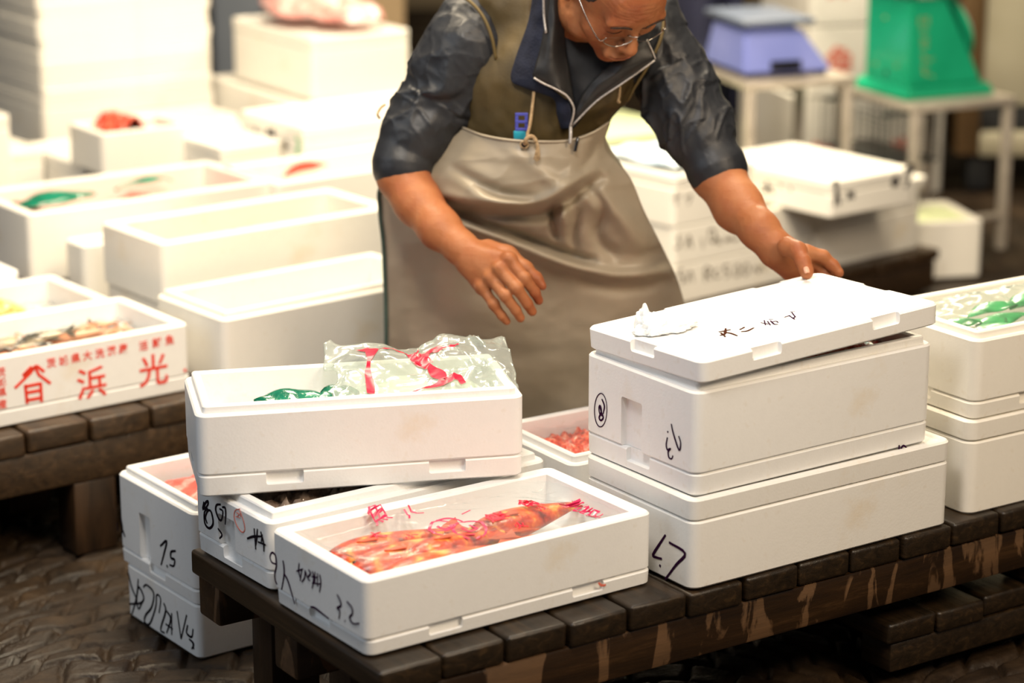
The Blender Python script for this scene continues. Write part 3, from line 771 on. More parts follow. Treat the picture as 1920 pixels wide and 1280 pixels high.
# J pink bag
surface('pink_plastic_bag', bJ1, .030, .356, .030, .208, lambda u, v, x, y: .108+.02*math.sin(u*3.1)*math.sin(v*3.1), 'pinkbag', 'pink plastic bag filling the box marked 7.5', 'bag', 60, 40, .002, None, .010, 21, 22)
# E reddish content seen under the lifted lid
surface('red_fish', bE, .028, .444, .028, .240, lambda u, v, x, y: .095+.01*math.sin(u*9), 'roe', 'reddish fish inside the tall box under the lifted lid', 'fish', 60, 30, .003, 'stuff', .010, 31, 25)
# C : clear bag with red ribbon print and a green leaf
def lumpy(name, bx, c, r, mat, label, cat, amp=.006, seed=0, sc=45, parent=None, kind=None):
    bm = bmesh.new(); bmesh.ops.create_icosphere(bm, subdivisions=5, radius=1)
    P = np.array([v.co[:] for v in bm.verts]); F_ = np.array([[v.index for v in f.verts] for f in bm.faces]); bm.free()
    N = P.copy(); P = np.sign(P)*np.abs(P)**.8*np.array(r)
    d = (1-np.abs(vnoise(P*sc, seed)))**2*amp+.5*amp*vnoise(P*sc*2.2, seed+1)
    P = P+N*d[:, None]+np.array(c)
    o = mkobj(name, P, F_, mat); o.data.transform(local_mw(bx))
    if label: tag(o, label, cat, kind=kind)
    if parent is not None: reparent(o, parent)
    return o
lumpy('fish_roe_bag', bC, (.345, .105, .060), (.105, .070, .032), 'jelly', 'pale green frozen lump in the turned box beneath the clear bag', 'bag', .006, 5)
def bagfun(u, v):
    """clear bag: u along the box 0..1, v from the near wall to the far wall"""
    x = .215+.285*u; y = .030+.185*v
    env = math.sin(min(1, u*1.25+.12)*math.pi*.72)**.7
    z = .080+.030*v+(.030-.012*u)*math.sin(v*2.6+.15)*env
    p = np.array([u*4.2, v*2.6, .7]); n1 = float(vnoise(p, 4)); n2 = 1-abs(float(vnoise(p*2.1+3, 9)))
    n3 = 1-abs(float(vnoise(p*4.3, 15)))
    z += .020*n1*(v+.2)+.012*(n2**4)*(v+.25)+.002*n3**3
    x += .010*float(vnoise(p*1.6, 22)); y += .010*float(vnoise(p*1.6, 23))
    z -= .012*max(0, u-.75)/.25
    return x, y, z
g = [[bagfun(j/79, i/49) for j in range(80)] for i in range(50)]
mwC = np.array(local_mw(bC)); P = np.array(g) @ mwC[:3, :3].T+mwC[:3, 3]
bag = sheet('clear_plastic_bag', P, 'film2', None, .0004); tag(bag, 'crumpled clear plastic bag with red ribbon print, rising from the turned box', 'bag')
def bag_band(lines, w):
    V = []; F_ = []
    for ln in lines:
        pts = catmull([Vector((a, b, 0)) for a, b in ln], 8); n = len(pts); k0 = len(V)
        for i, p in enumerate(pts):
            t = (pts[min(i+1, n-1)]-pts[max(i-1, 0)]); t = Vector((t.x*.285, t.y*.185)).normalized(); s = Vector((-t.y, t.x))
            k = i/(n-1); ww = w*(.75+.5*math.sin(k*7+ln[0][0]*9))
            for q in (-1, 0, 1):
                a, b, c = bagfun(min(1, max(0, p.x+s.x*ww*q/.285)), min(1, max(0, p.y+s.y*ww*q/.185))); V.append((a, b, c+.0022))
        for i in range(n-1):
            a = k0+i*3; F_ += [(a, a+1, a+4, a+3), (a+1, a+2, a+5, a+4)]
    o = mkobj('ribbon_print', V, F_, 'crimson'); o.data.transform(local_mw(bC)); reparent(o, bag); return o
# u runs left to right, v near to far
bag_band([[(.20, .85), (.27, .70), (.36, .76), (.46, .66), (.52, .52)]], 0.0090)
bag_band([[(.25, .70), (.22, .50), (.20, .30), (.19, .10)]], 0.0075)
bag_band([[(.46, .62), (.55, .40), (.60, .25)]], 0.0097)
bag_band([[(.47, .58), (.57, .72), (.66, .70), (.74, .80)]], 0.0067)
bag_band([[(.28, .06), (.42, .12), (.55, .22), (.66, .30), (.70, .18)]], 0.0075)
bag_band([[(.46, .66), (.50, .74), (.55, .68), (.50, .60)]], 0.0053)
def leaf(name, bx, pts, z0, amp, mat, label, seed=0, parent=None, tilt=0):
    """pointed leaf: pts are centreline (x,y,halfwidth)"""
    g = []
    c = catmull([Vector((a, b, h)) for a, b, h in pts], 6)
    for i, p in enumerate(c):
        t = c[min(i+1, len(c)-1)]-c[max(i-1, 0)]; s = Vector((-t.y, t.x)).normalized(); row = []
        for k in range(9):
            q = (k-4)/4; row.append((p.x+s.x*p.z*q, p.y+s.y*p.z*q, z0+amp*math.sin(i/len(c)*3.1)-.25*p.z*q*q+tilt*p.z*q+.0015*math.sin(i*.8+q*2+seed)))
        g.append(row)
    mw = np.array(local_mw(bx)); P = np.array(g) @ mw[:3, :3].T+mw[:3, 3]
    o = sheet(name, P, mat, None, .0005)
    if label: tag(o, label, 'leaf')
    if parent is not None: reparent(o, parent)
    return o
lf = leaf('green_leaf', bC, [(.095, .095, .001), (.125, .090, .020), (.165, .078, .027), (.205, .070, .014)], .083, .010, 'leaf', 'shiny dark green leaf wrapper at the left of the turned box', tilt=.32)
lf2 = leaf('green_leaf', bC, [(.185, .070, .004), (.21, .082, .018), (.235, .092, .016), (.255, .098, .004)], .084, .012, 'leaf', 'smaller shiny green leaf touching the clear bag in the turned box', tilt=.32)
# G : green leaves in a clear bag
rd = random.Random(3)
for k in range(12):
    x = .05+.028*k+rd.uniform(-.01, .01); y = rd.uniform(.05, .17); a = rd.uniform(-.6, .6)
    o = leaf('green_leaf', bG2, [(x-.04*math.cos(a), y-.04*math.sin(a), .001), (x, y, .022), (x+.05*math.cos(a), y+.05*math.sin(a), .018), (x+.09*math.cos(a), y+.09*math.sin(a), .001)], .080+rd.uniform(0, .012), .014, 'leaf2', 'long bright green leaf in the clear bag of the right-hand stack')
    o['group'] = 'green leaves in the right-hand stack'
surface('clear_plastic_bag', bG2, .03, .46, .03, .22, lambda u, v, x, y: .100+.022*math.sin(u*3.1)*math.sin(v*3.1), 'film', 'clear plastic bag over the green leaves in the right-hand stack', 'bag', 70, 40, .0004, None, .006, 41, 26)
# ice crumbs on the lifted lid
V = []; F_ = []
def rough_heap(c, r, seed, amp):
    bm = bmesh.new(); bmesh.ops.create_icosphere(bm, subdivisions=4, radius=1)
    P = np.array([v.co[:] for v in bm.verts]); Fq = [[v.index for v in f.verts] for f in bm.faces]; bm.free()
    d = 1+.5*(1-np.abs(vnoise(P*2.6, seed)))**2*amp+.13*vnoise(P*5, seed+2)
    P = P*d[:, None]*np.array(r); P[:, 2] = np.maximum(P[:, 2], -.001); P += np.array(c)
    return P.tolist(), Fq
M['snow'] = mat_noise('crushed_ice_white', [(.3, (.86, .9, .92)), (.7, (.97, .98, .98))], 60, .2, .9, bscale=120, bdist=.003)
V, F_ = join_vf([rough_heap((.055, .182, .034), (.024, .020, .020), 3, .9), rough_heap((.085, .170, .034), (.030, .016, .013), 5, .9), rough_heap((.048, .192, .040), (.012, .012, .026), 7, .7)])
hp = mkobj('crushed_ice', V, F_, 'snow'); tag(hp, 'small heap of crushed ice on the left end of the lifted lid', 'ice', kind='stuff')
hp.location = topl.location; hp.rotation_euler = topl.rotation_euler
# ---------------------------------------------------------------- the man
def mat_skin():
    m, nt, b, o = newmat('skin'); co = coords(nt)
    n = nd(nt, 'ShaderNodeTexNoise', Scale=16.0, Detail=5.0); nt.links.new(co, n.inputs['Vector'])
    r = ramp(nt, n.outputs[0], [(.3, (.29, .083, .032)), (.5, (.36, .130, .050)), (.72, (.42, .175, .076))])
    nt.links.new(r.outputs[0], b.inputs['Base Color']); b.inputs['Roughness'].default_value = .5; b.inputs['Specular IOR Level'].default_value = .3
    b.inputs['Subsurface Weight'].default_value = .12; b.inputs['Subsurface Radius'].default_value = (1, .3, .15); b.inputs['Subsurface Scale'].default_value = .005
    n2 = nd(nt, 'ShaderNodeTexNoise', Scale=320.0, Detail=3.0); nt.links.new(co, n2.inputs['Vector'])
    bp = nd(nt, 'ShaderNodeBump', Strength=.3, Distance=.0012); nt.links.new(n2.outputs[0], bp.inputs['Height']); nt.links.new(bp.outputs[0], b.inputs['Normal'])
    return m
M['skin'] = mat_skin()
M['jacket'] = mat_noise('navy_quilted_nylon', [(.3, (.011, .012, .016)), (.7, (.022, .024, .029))], 20, .46, .3, bscale=60, spec=.45, bdist=.003)
M['collar'] = mat_noise('dark_collar', [(.3, (.010, .009, .009)), (.7, (.022, .020, .019))], 20, .5, .3, bscale=80)
M['fleece'] = mat_noise('navy_fleece', [(.3, (.004, .006, .018)), (.7, (.009, .013, .033))], 60, .9, .5, bscale=260)
M['shirt'] = mat_noise('black_shirt', [(.3, (.003, .0035, .006)), (.7, (.008, .009, .012))], 20, .7, .3, bscale=90)
M['vest'] = mat_noise('olive_vest', [(.3, (.056, .038, .012)), (.7, (.098, .065, .020))], 14, .62, .35, bscale=240, bdist=.001)
M['piping'] = mat_plain('olive_piping', (.12, .082, .024), .7)
M['apron'] = mat_noise('beige_rubber_apron', [(.25, (.25, .205, .145)), (.5, (.34, .285, .21)), (.75, (.39, .33, .25))], 5, .42, .15, bscale=50, detail=6, spec=.45)
M['apronedge'] = mat_plain('dark_green_hem', (.05, .09, .075), .5)
M['zip'] = mat_noise('metal_zip', [(.3, (.35, .32, .3)), (.7, (.6, .56, .52))], 300, .35, .3, metal=.4, stretch=(1, 1, 1))
M['chrome'] = mat_plain('chrome', (.55, .5, .45), .15, metal=1)
M['cord'] = mat_noise('tan_cord', [(.3, (.28, .18, .09)), (.7, (.48, .34, .19))], 200, .8, .5)
M['hair'] = mat_noise('black_hair', [(.3, (.010, .008, .007)), (.7, (.06, .045, .035))], 60, .45, .9, bscale=200, stretch=(1, 1, 5), bdist=.004)
M['brow'] = mat_noise('brow_hair', [(.3, (.02, .010, .006)), (.7, (.07, .035, .02))], 200, .6, .8, bscale=500)
M['lip'] = mat_noise('lips', [(.3, (.38, .10, .06)), (.7, (.46, .15, .09))], 60, .4, .2)
M['nail'] = mat_noise('nail', [(.3, (.62, .30, .20)), (.7, (.72, .40, .28))], 60, .22, 0)
M['glass'] = mat_film('spectacle_glass', opac=.0, bump=0, gloss=.12, rough=.05)
M['bluep'] = mat_plain('blue_plastic', (.07, .08, .42), .35)
M['cyanp'] = mat_plain('cyan_plastic', (.02, .30, .42), .35)
M['trouser'] = mat_plain('dark_trousers', (.02, .022, .03), .8)
M['boot'] = mat_plain('black_rubber_boot', (.012, .012, .013), .25)
man = empty('person', (.02, 4.30, 0)); tag(man, 'man in dark jacket, olive vest and beige apron bending to lift a lid', 'person')
def Q(px, py, y): return np.array(at(px, py, y=y))
def person_part(name, V, F_, mat, smooth=True):
    o = mkobj(name, V, F_, mat, smooth=smooth); reparent(o, man); return o
# ---- head frame fitted to the face in the photo
HR = (Matrix.Rotation(.465, 3, 'Z') @ Matrix.Rotation(-.085, 3, 'Y') @ Matrix.Rotation(.84, 3, 'X'))
HO = Vector((.1635, 3.945, 1.0565)); HS = .945
HRn = np.array(HR)
def Hp(x, y, z): return np.array(HO)+HRn @ (np.array([x, y, z])*HS)
def head(F, S):
    E = lambda c, r, k=.01, sub=False, R=None: F.ell(Hp(*c), np.array(r)*HS, k, sub, HRn if R is None else HRn @ np.array(R))
    C = lambda a, b, ra, rb, k=.008, sub=False, flat=None: F.cap(Hp(*a), Hp(*b), ra*HS, rb*HS, k, sub, flat)
    E((0, .018, .042), (.075, .095, .086), .01)
    E((0, -.030, .012), (.063, .060, .078), .03)
    E((0, -.030, -.050), (.055, .055, .058), .03)
    E((0, -.072, -.096), (.024, .018, .018), .025)
    for s in (-1, 1):
        E((s*.046, -.058, -.026), (.022, .024, .020), .022)
        E((s*.056, -.010, -.070), (.012, .034, .022), .02)
        E((s*.028, -.087, .024), (.030, .012, .010), .020)
    E((0, -.078, .055), (.045, .018, .03), .03)
    for s in (-1, 1):
        E((s*.031, -.101, .002), (.019, .015, .0125), .012, True)
        E((s*.031, -.0765, .001), (.0165, .0145, .0125), .004)
        C((s*.018, -.0905, -.0035), (s*.032, -.0925, -.0045), .0012, .0012, .002, True)
        C((s*.032, -.0925, -.0045), (s*.045, -.086, -.002), .0012, .0010, .002, True)
    C((0, -.088, .012), (0, -.110, -.030), .0085, .0115, .012)
    E((0, -.112, -.034), (.0115, .0105, .010), .006)
    for s in (-1, 1):
        E((s*.0125, -.100, -.037), (.0085, .010, .0085), .006)
        E((s*.0075, -.108, -.0445), (.0038, .005, .003), .003, True)
        C((s*.020, -.096, -.040), (s*.031, -.084, -.068), .0016, .0012, .006, True)
    E((0, -.090, -.068), (.030, .014, .018), .014)
    E((0, -.1015, -.0620), (.022, .0075, .0050), .005)
    E((0, -.1000, -.0725), (.018, .0075, .0060), .005)
    for a, b in (((-.024, -.094, -.068), (0, -.1085, -.0668)), ((0, -.1085, -.0668), (.024, -.094, -.068))): C(a, b, .0014, .0014, .003, True)
    C((-.018, -.098, -.083), (.018, -.098, -.083), .0022, .0022, .010, True)
    for s in (-1, 1):
        a = .35*s; Rz = [[math.cos(a), -math.sin(a), 0], [math.sin(a), math.cos(a), 0], [0, 0, 1]]
        E((s*.077, .018, .002), (.007, .019, .031), .005, False, Rz)
        E((s*.084, .014, .006), (.004, .012, .020), .004, True, Rz)
        E((s*.077, .008, -.022), (.006, .009, .011), .005)
    F.cap(Hp(0, .020, -.055), Hp(0, .075, -.135)*.4+np.array(Q(1060, 60, 4.06))*.6, .056, .062, .03)
def hands_and_arms(F, which):
    G = F.cap
    if which == 'R':   # the hand at the left of the photo, hanging open, back of the hand up
        W = Q(886, 482, 3.935); el = Q(754, 330, 4.06)
        F.chain([(Q(770, 250, 4.09), .050), (el, .0405), (Q(783, 378, 4.03), .0385), (Q(824, 428, 3.985), .033), (Q(866, 466, 3.95), .0255), (W, .0235)], .02)
        mc = {'i': (955, 487, 3.885), 'm': (937, 505, 3.880), 'r': (921, 522, 3.885), 'p': (905, 540, 3.895)}
        for k, (x, y, d) in mc.items(): G(Q(886+(x-930)*.32, 486+(y-512)*.45, 3.93), Q(x, y, d+.007), .0165, .0130, .014)
        ch = {'i': [(955, 487, 3.885, .0112), (984, 522, 3.862, .0098), (1003, 548, 3.868, .0086), (1010, 563, 3.876, .0076)],
              'm': [(937, 505, 3.880, .0112), (969, 541, 3.852, .0098), (989, 569, 3.858, .0087), (998, 584, 3.866, .0076)],
              'r': [(921, 522, 3.885, .0108), (948, 555, 3.856, .0094), (967, 581, 3.860, .0084), (976, 596, 3.868, .0074)],
              'p': [(905, 540, 3.895, .0098), (926, 571, 3.872, .0084), (941, 592, 3.872, .0075), (950, 602, 3.876, .0066)]}
        for k, q in ch.items():
            P = [(Q(x, y, d), r) for x, y, d, r in q]; F.chain(P, .004)
            F.ell(P[1][0]+np.array([0, -.0015, .002]), (.0092, .0092, .0086), .005)
            F.ell(P[0][0]+np.array([0, -.003, .004]), (.0108, .0108, .0088), .010)
        F.chain([(Q(915, 468, 3.945), .018), (Q(952, 478, 3.935), .015), (Q(985, 502, 3.915), .0105), (Q(1005, 522, 3.905), .0095), (Q(1017, 536, 3.898), .0072)], .010)
        return [(Q(1010, 562, 3.869), Q(1002, 549, 3.86), .0062), (Q(1017, 534, 3.893), Q(1006, 520, 3.898), .0062)]
    else:              # the hand that grips the back of the lid: thumb on top, fingers beneath
        W = Q(1450, 461, 3.875); el = Q(1343, 322, 4.02)
        F.chain([(Q(1310, 250, 4.06), .052), (el, .0435), (Q(1384, 388, 3.965), .0395), (Q(1425, 432, 3.90), .0300), (W, .0255)], .02)
        # palm: broad, seen from its thumb side
        for a, b, ra, rb in (((1452, 468, 3.878), (1486, 492, 3.880), .023, .020), ((1455, 478, 3.880), (1484, 512, 3.888), .020, .015), ((1460, 462, 3.872), (1506, 478, 3.868), .021, .0165), ((1462, 470, 3.88), (1510, 494, 3.886), .020, .015)):
            G(Q(*a), Q(*b), ra, rb, .016)
        nL = LIDR @ Vector((0, 0, 1)); tipc = hit(1513, 522, LIDO+nL*.034, nL)+nL*.0080; TY = tipc.y; print('TY', TY)
        F.chain([(Q(1476, 462, TY+.060), .0165), (Q(1496, 470, TY+.040), .0142), (Q(1506, 491, TY+.016), .0118), (Q(1512, 507, TY+.004), .0102), (np.array(tipc), .0090)], .007)
        F.ell(Q(1506, 491, TY+.013), (.0118, .011, .011), .004)
        F.chain([(Q(1512, 472, 3.868), .0125), (Q(1543, 481, 3.868), .0105), (Q(1562, 498, 3.864), .0092), (Q(1573, 511, 3.858), .0080)], .006)
        F.chain([(Q(1514, 484, 3.880), .0120), (Q(1540, 500, 3.884), .0102), (Q(1553, 522, 3.872), .0092), (Q(1556, 536, 3.852), .0080)], .005)
        F.chain([(Q(1504, 496, 3.888), .0115), (Q(1526, 518, 3.892), .0100), (Q(1535, 542, 3.876), .0090), (Q(1536, 552, 3.855), .0078)], .005)
        F.chain([(Q(1488, 506, 3.890), .0105), (Q(1503, 530, 3.896), .0088), (Q(1510, 552, 3.882), .0080), (Q(1511, 560, 3.865), .0070)], .005)
        return [(Q(1512.5, 510, TY-.006), Q(1508, 496, TY+.002), .0066)]
def extract(F, it=2, amp=0):
    V, Fq = F.mesh(); V = relax(V, Fq, it, .5)
    N = vnormals(V, Fq)
    if (N*(V-V.mean(0))).sum() < 0: Fq = Fq[:, ::-1]; N = -N
    return V, Fq, N
parts = []
Fh = Field((-.02, 3.80, .86), (.34, 4.16, 1.24), .0019); head(Fh, 1); V, Fq, N = extract(Fh, 2)
# fine creases of the face
Lh = (V-np.array(HO)) @ HRn / HS
fore = np.clip((Lh[:, 2]-.034)/.01, 0, 1)*(Lh[:, 1] < -.04)
wr = (1-np.abs(np.sin(Lh[:, 2]*430+2.5*vnoise(Lh*28, 8)+np.abs(Lh[:, 0])*16)))**3*fore*.5
crow = (1-np.abs(np.sin(Lh[:, 2]*520+Lh[:, 1]*90)))**3*((np.abs(Lh[:, 0]) > .045) & (np.abs(Lh[:, 2]) < .02) & (Lh[:, 1] < -.03))*.35
bagz = np.exp(-((Lh[:, 2]+.018)/.0022)**2)*((np.abs(Lh[:, 0]) > .014) & (np.abs(Lh[:, 0]) < .046) & (Lh[:, 1] < -.05))*.8
V = V+N*(.0005*vnoise(V*120, 3)+.0005*fbm(V*60, 5)-.0011*(wr+crow+bagz))[:, None]; parts.append((V, Fq))
Fr = Field((-.26, 3.80, .46), (.10, 4.17, .84), .0018); nailR = hands_and_arms(Fr, 'R'); V, Fq, N = extract(Fr, 2)
V = V+N*(.0003*(1-np.abs(vnoise(V*np.array([90, 90, 90]), 4)))**4+.0003*vnoise(V*70, 6))[:, None]; parts.append((V, Fq))
Fl = Field((.25, 3.68, .48), (.60, 4.14, .84), .0018); nailL = hands_and_arms(Fl, 'L'); V, Fq, N = extract(Fl, 2)
V = V+N*(.0003*(1-np.abs(vnoise(V*np.array([90, 90, 90]), 4)))**4+.0003*vnoise(V*70, 6))[:, None]; parts.append((V, Fq))
Ft = Field((-.32, 3.95, .05), (.50, 4.75, 1.10), .009)
SHL = Q(880, 70, 4.13); SHR = Q(1215, 75, 4.12)
Ft.chain([(Q(1060, 60, 4.08), .06), ((.09, 4.16, .93), .10), ((.05, 4.30, .86), .13), ((.02, 4.42, .80), .14)], .06)
Ft.chain([(SHL, .045), ((.08, 4.16, .94), .07), (SHR, .045)], .05)
Ft.chain([(SHL, .045), (Q(800, 200, 4.12), .046), (Q(770, 265, 4.09), .044)], .03)
Ft.chain([(SHR, .045), (Q(1290, 190, 4.09), .046), (Q(1320, 265, 4.05), .044)], .03)
for s, kx in ((-1, -.10), (1, .14)):
    Ft.chain([((-.005+s*.06, 4.42, .78), .080), ((kx, 4.31, .43), .058), ((kx, 4.42, .10), .042), ((kx, 4.33, .07), .035)], .03)
V, Fq, N = extract(Ft, 1); parts.append((V, Fq))
Vb, Fb = [], []; k = 0
for V, Fq in parts: Vb.append(V); Fb.append(Fq+k); k += len(V)
body = person_part('body', np.concatenate(Vb), np.concatenate(Fb), 'skin'); body['label'] = 'bare tanned face, forearms and hands'
def nail(p, q, w):
    p = np.array(p); q = np.array(q); t = (p-q)/np.linalg.norm(p-q)
    view = np.array([0, -1, .25]); view /= np.linalg.norm(view); s = np.cross(t, view); s /= np.linalg.norm(s); n = np.cross(s, t)
    if n @ view < 0: n = -n
    g = []
    for i in range(7):
        row = []
        for j in range(7):
            a = (i/6-.5)*1.5; b = (j/6-.5)*1.6; sh = math.sqrt(max(.05, 1-(abs(i/6-.5)*1.7)**4))
            row.append(p+t*a*w*1.1-t*w*.2+s*b*w*sh*.8+n*(w*1.10-.5*w*b*b*.8-.15*w*a*a))
        g.append(row)
    return sheet('fingernail', g, 'nail', man, .0006)
for p, q, w in nailL: nail(p, q, w)
# ---- eyebrows, lids line, hair, lips
HL = (parts[0][0]-np.array(HO)) @ HRn / HS
def surf_y(x, z):
    m = (np.abs(HL[:, 0]-x) < .003) & (np.abs(HL[:, 2]-z) < .003) & (HL[:, 1] < 0)
    return float(HL[m, 1].min()) if m.any() else -.08
def brow(s):
    pts = [(s*.014, -.0985, .0215), (s*.026, -.1035, .0275), (s*.040, -.0975, .0290), (s*.053, -.0800, .0240)]
    c = catmull([Vector(p) for p in pts], 6); V = []; n = len(c)
    c = [Vector((p.x, surf_y(p.x, p.z)-.0006, p.z)) for p in c]
    rings = []
    for i, p in enumerate(c):
        k = i/(n-1); w = .0036*(math.sin(math.pi*(.12+.8*k))**.6); h = .0010
        rings.append([Hp(p.x, p.y-h*math.cos(a), p.z+w*math.sin(a)) for a in [q/8*2*math.pi for q in range(8)]])
    v, f = rings_mesh([[tuple(q) for q in r] for r in rings]); return v, f
for s in (-1, 1):
    v, f = brow(s); person_part('eyebrow', v, f, 'brow')
def line3(name, pts, r, mat, taper=None, n=6):
    o = tube(name, [Vector(Hp(*p)) for p in pts], r, mat, man, n=n, sub=5, taper=taper); return o
tp = lambda k: .35+.65*math.sin(math.pi*min(1, max(0, k)))
for s in (-1, 1): line3('eyelashes', [(s*x, surf_y(s*x, z)-.0001, z) for x, z in ((.017, -.005), (.025, -.0075), (.034, -.0078), (.045, -.0055))], .0009, 'brow', tp)
line3('mouth_line', [(x, surf_y(x, z)-.0004, z) for x, z in ((-.024, -.0685), (-.012, -.0668), (0, -.0662), (.012, -.0668), (.024, -.0685))], .0009, 'lip', tp)
Fh2 = Field((-.02, 3.80, .86), (.36, 4.16, 1.26), .003)
Fh2.ell(Hp(0, .022, .046), np.array([.080, .099, .090]), .01, False, HRn)
Fh2.ell(Hp(0, -.105, .000), np.array([.082, .080, .086]), .010, True, HRn)
Fh2.ell(Hp(0, -.03, -.09), np.array([.12, .10, .085]), .01, True, HRn)
for s in (-1, 1): Fh2.ell(Hp(s*.085, .012, -.005), np.array([.02, .03, .036]), .006, True, HRn)
for s in (-1, 1): Fh2.cap(Hp(s*.072, -.010, .03), Hp(s*.073, -.006, .002), .007, .004, .006)
V, Fq, N = extract(Fh2, 1); L_ = (V-np.array(HO)) @ HRn
V = V+N*(.0022*vnoise(L_*np.array([260, 60, 60]), 3)+.002*vnoise(L_*np.array([90, 30, 30]), 9))[:, None]
person_part('hair', V, Fq, 'hair')
# ---- spectacles
gl = empty('spectacles', tuple(Hp(0, -.11, -.01))); gl.parent = man; gl.location = Vector(Hp(0, -.11, -.01))-man.location
def wire(name, pts, r=.0009, mat='chrome', n=6, sub=4): return tube(name, [Vector(Hp(*p)) for p in pts], r, mat, gl, n=n, sub=sub)
def lens_pts(s, z0=-.0035):
    P = [(.006, .010), (.004, -.004), (.010, -.013), (.028, -.022), (.046, -.013), (.052, -.002), (.050, .009), (.028, .012)]
    return [(s*x*1.12, -.1085+.75*max(0, x-.01)**1.45, z0+z*.85) for x, z in P]
for s in (-1, 1):
    lp_ = lens_pts(s); wire('rim', lp_[1:7], .0010)
    C_ = catmull([Vector(Hp(*p)) for p in lp_+lp_[:1]], 3); n = len(C_); ctr = sum(C_, Vector())/n
    V = [tuple(ctr)]+[tuple(p) for p in C_]; F_ = [(0, i+1, i+2) for i in range(n-1)]
    o = mkobj('lens', V, F_, 'glass'); reparent(o, gl)
    wire('temple', [(s*.0575, -.1005, -.004), (s*.066, -.096, -.006), (s*.0745, -.060, .002), (s*.079, -.020, .012), (s*.081, .012, .018)], .0011)
    wire('nose_pad', [(s*.005, -.108, .001), (s*.009, -.104, .000), (s*.010, -.0985, -.006)], .0012)
wire('bridge', [(-.0065, -.1085, .002), (0, -.1110, .005), (.0065, -.1085, .002)], .0011)
# ---- jacket sleeves
def sleeve(name, chain_, cuff, seed, box, axis_pts):
    F = Field(box[0], box[1], .0032); F.chain(chain_, .02)
    # roll of the cuff
    a, b, r = cuff; F.cap(a, b, r, r, .006); F.cap(np.array(b)*.85+np.array(a)*.15, b, r+.0045, r+.0035, .003)
    V, Fq, N = extract(F, 2)
    A = np.array([p for p, _ in axis_pts]); seg = A[1:]-A[:-1]; Ls = np.linalg.norm(seg, axis=1); cum = np.concatenate([[0], np.cumsum(Ls)])
    best = np.full(len(V), 9.); sp = np.zeros(len(V)); rad = np.zeros((len(V), 3))
    for i in range(len(seg)):
        t = np.clip(((V-A[i]) @ seg[i])/Ls[i]**2, 0, 1); q = A[i]+t[:, None]*seg[i]; d = np.linalg.norm(V-q, axis=1); m = d < best
        best[m] = d[m]; sp[m] = (cum[i]+t*Ls[i])[m]; rad[m] = (V-q)[m]
    rn = rad/np.maximum(np.linalg.norm(rad, axis=1, keepdims=True), 1e-6)
    tot = cum[-1]; k = sp/tot
    # gathered folds that run round the sleeve and slant, stronger towards the cuff
    c1 = np.stack([sp*21+rn[:, 0]*1.6+rn[:, 2]*1.1, rn[:, 0]*1.5, rn[:, 2]*1.5], 1)
    w1 = (1-np.abs(vnoise(c1+.25*vnoise(c1*1.3, seed+5)[:, None], seed)))**2.2; endf = np.clip((1-k)/.16, 0, 1)
    c2 = np.stack([sp*48+rn[:, 2]*2.5, rn[:, 0]*3, rn[:, 1]*3], 1); w2 = (1-np.abs(vnoise(c2, seed+2)))**3
    w3 = (1-np.abs(vnoise(V*34, seed+8)))**3
    fade = np.clip(k*1.5+.30, .3, 1)
    V = V+N*(((w1-.35)*.0088*fade+w2*.0028*fade)*(.04+.96*endf)+(w3*.0014-.001)*endf)[:, None]
    return person_part(name, V, Fq, 'jacket')
cR = [(Q(888, 40, 4.12), .058), (Q(878, 85, 4.105), .070), (Q(848, 135, 4.105), .068), (Q(822, 190, 4.11), .066), (Q(785, 245, 4.09), .060), (Q(757, 288, 4.075), .0485)]
jr = sleeve('jacket_sleeve', cR, (Q(756, 290, 4.072), Q(754, 312, 4.066), .0500-.002), 11, ((-.33, 3.97, .62), (.06, 4.25, 1.12)), cR)
cL = [(Q(1212, 15, 4.12), .054), (Q(1220, 70, 4.10), .058), (Q(1252, 130, 4.09), .064), (Q(1277, 190, 4.07), .063), (Q(1308, 245, 4.05), .058), (Q(1330, 290, 4.03), .0490)]
jl = sleeve('jacket_sleeve', cL, (Q(1334, 296, 4.025), Q(1345, 318, 4.018), .0480), 23, ((.12, 3.93, .60), (.50, 4.23, 1.12)), cL)
# ---- vest
Fv = Field((-.22, 3.92, .52), (.40, 4.72, 1.12), .0045)
Fv.chain([(Q(945, 0, 4.13), .066), (Q(1020, 40, 4.15), .095), (Q(1170, 50, 4.12), .060)], .05)
Fv.chain([(Q(938, 150, 4.10), .064), (Q(1010, 150, 4.10), .090), (Q(1112, 145, 4.09), .068)], .05)
Fv.chain([(Q(940, 230, 4.13), .075), (Q(1010, 235, 4.12), .088), (Q(1066, 222, 4.13), .056)], .05)
Fv.chain([((.06, 4.22, .94), .11), ((.03, 4.36, .90), .13), ((.02, 4.46, .84), .13)], .08)
Fv.chain([(Q(960, 270, 4.18), .07), ((.0, 4.34, .74), .09), ((-.01, 4.42, .74), .11)], .08)
V, Fq, N = extract(Fv, 3)
V = V+N*(.0045*(1-np.abs(vnoise(V*np.array([16, 16, 9])+2, 31)))**3+.002*vnoise(V*45, 33))[:, None]
vest = person_part('vest', V, Fq, 'vest')
def curve_px(name, pts, r, mat, parent=None, sub=5, n=8, taper=None):
    return tube(name, [at(x, y, y=d) for x, y, d in pts], r, mat, parent or man, n=n, sub=sub, taper=taper)
# armhole piping round the right shoulder (viewer's left)
curve_px('armhole_piping', [(850, -14, 4.075), (880, 2, 4.05), (905, 30, 4.036), (922, 70, 4.030), (930, 112, 4.034)], .0030, 'piping', vest)
curve_px('armhole_piping', [(1246, 20, 4.06), (1240, 70, 4.03), (1220, 115, 4.02), (1192, 160, 4.022), (1176, 190, 4.035)], .0026, 'piping', vest)
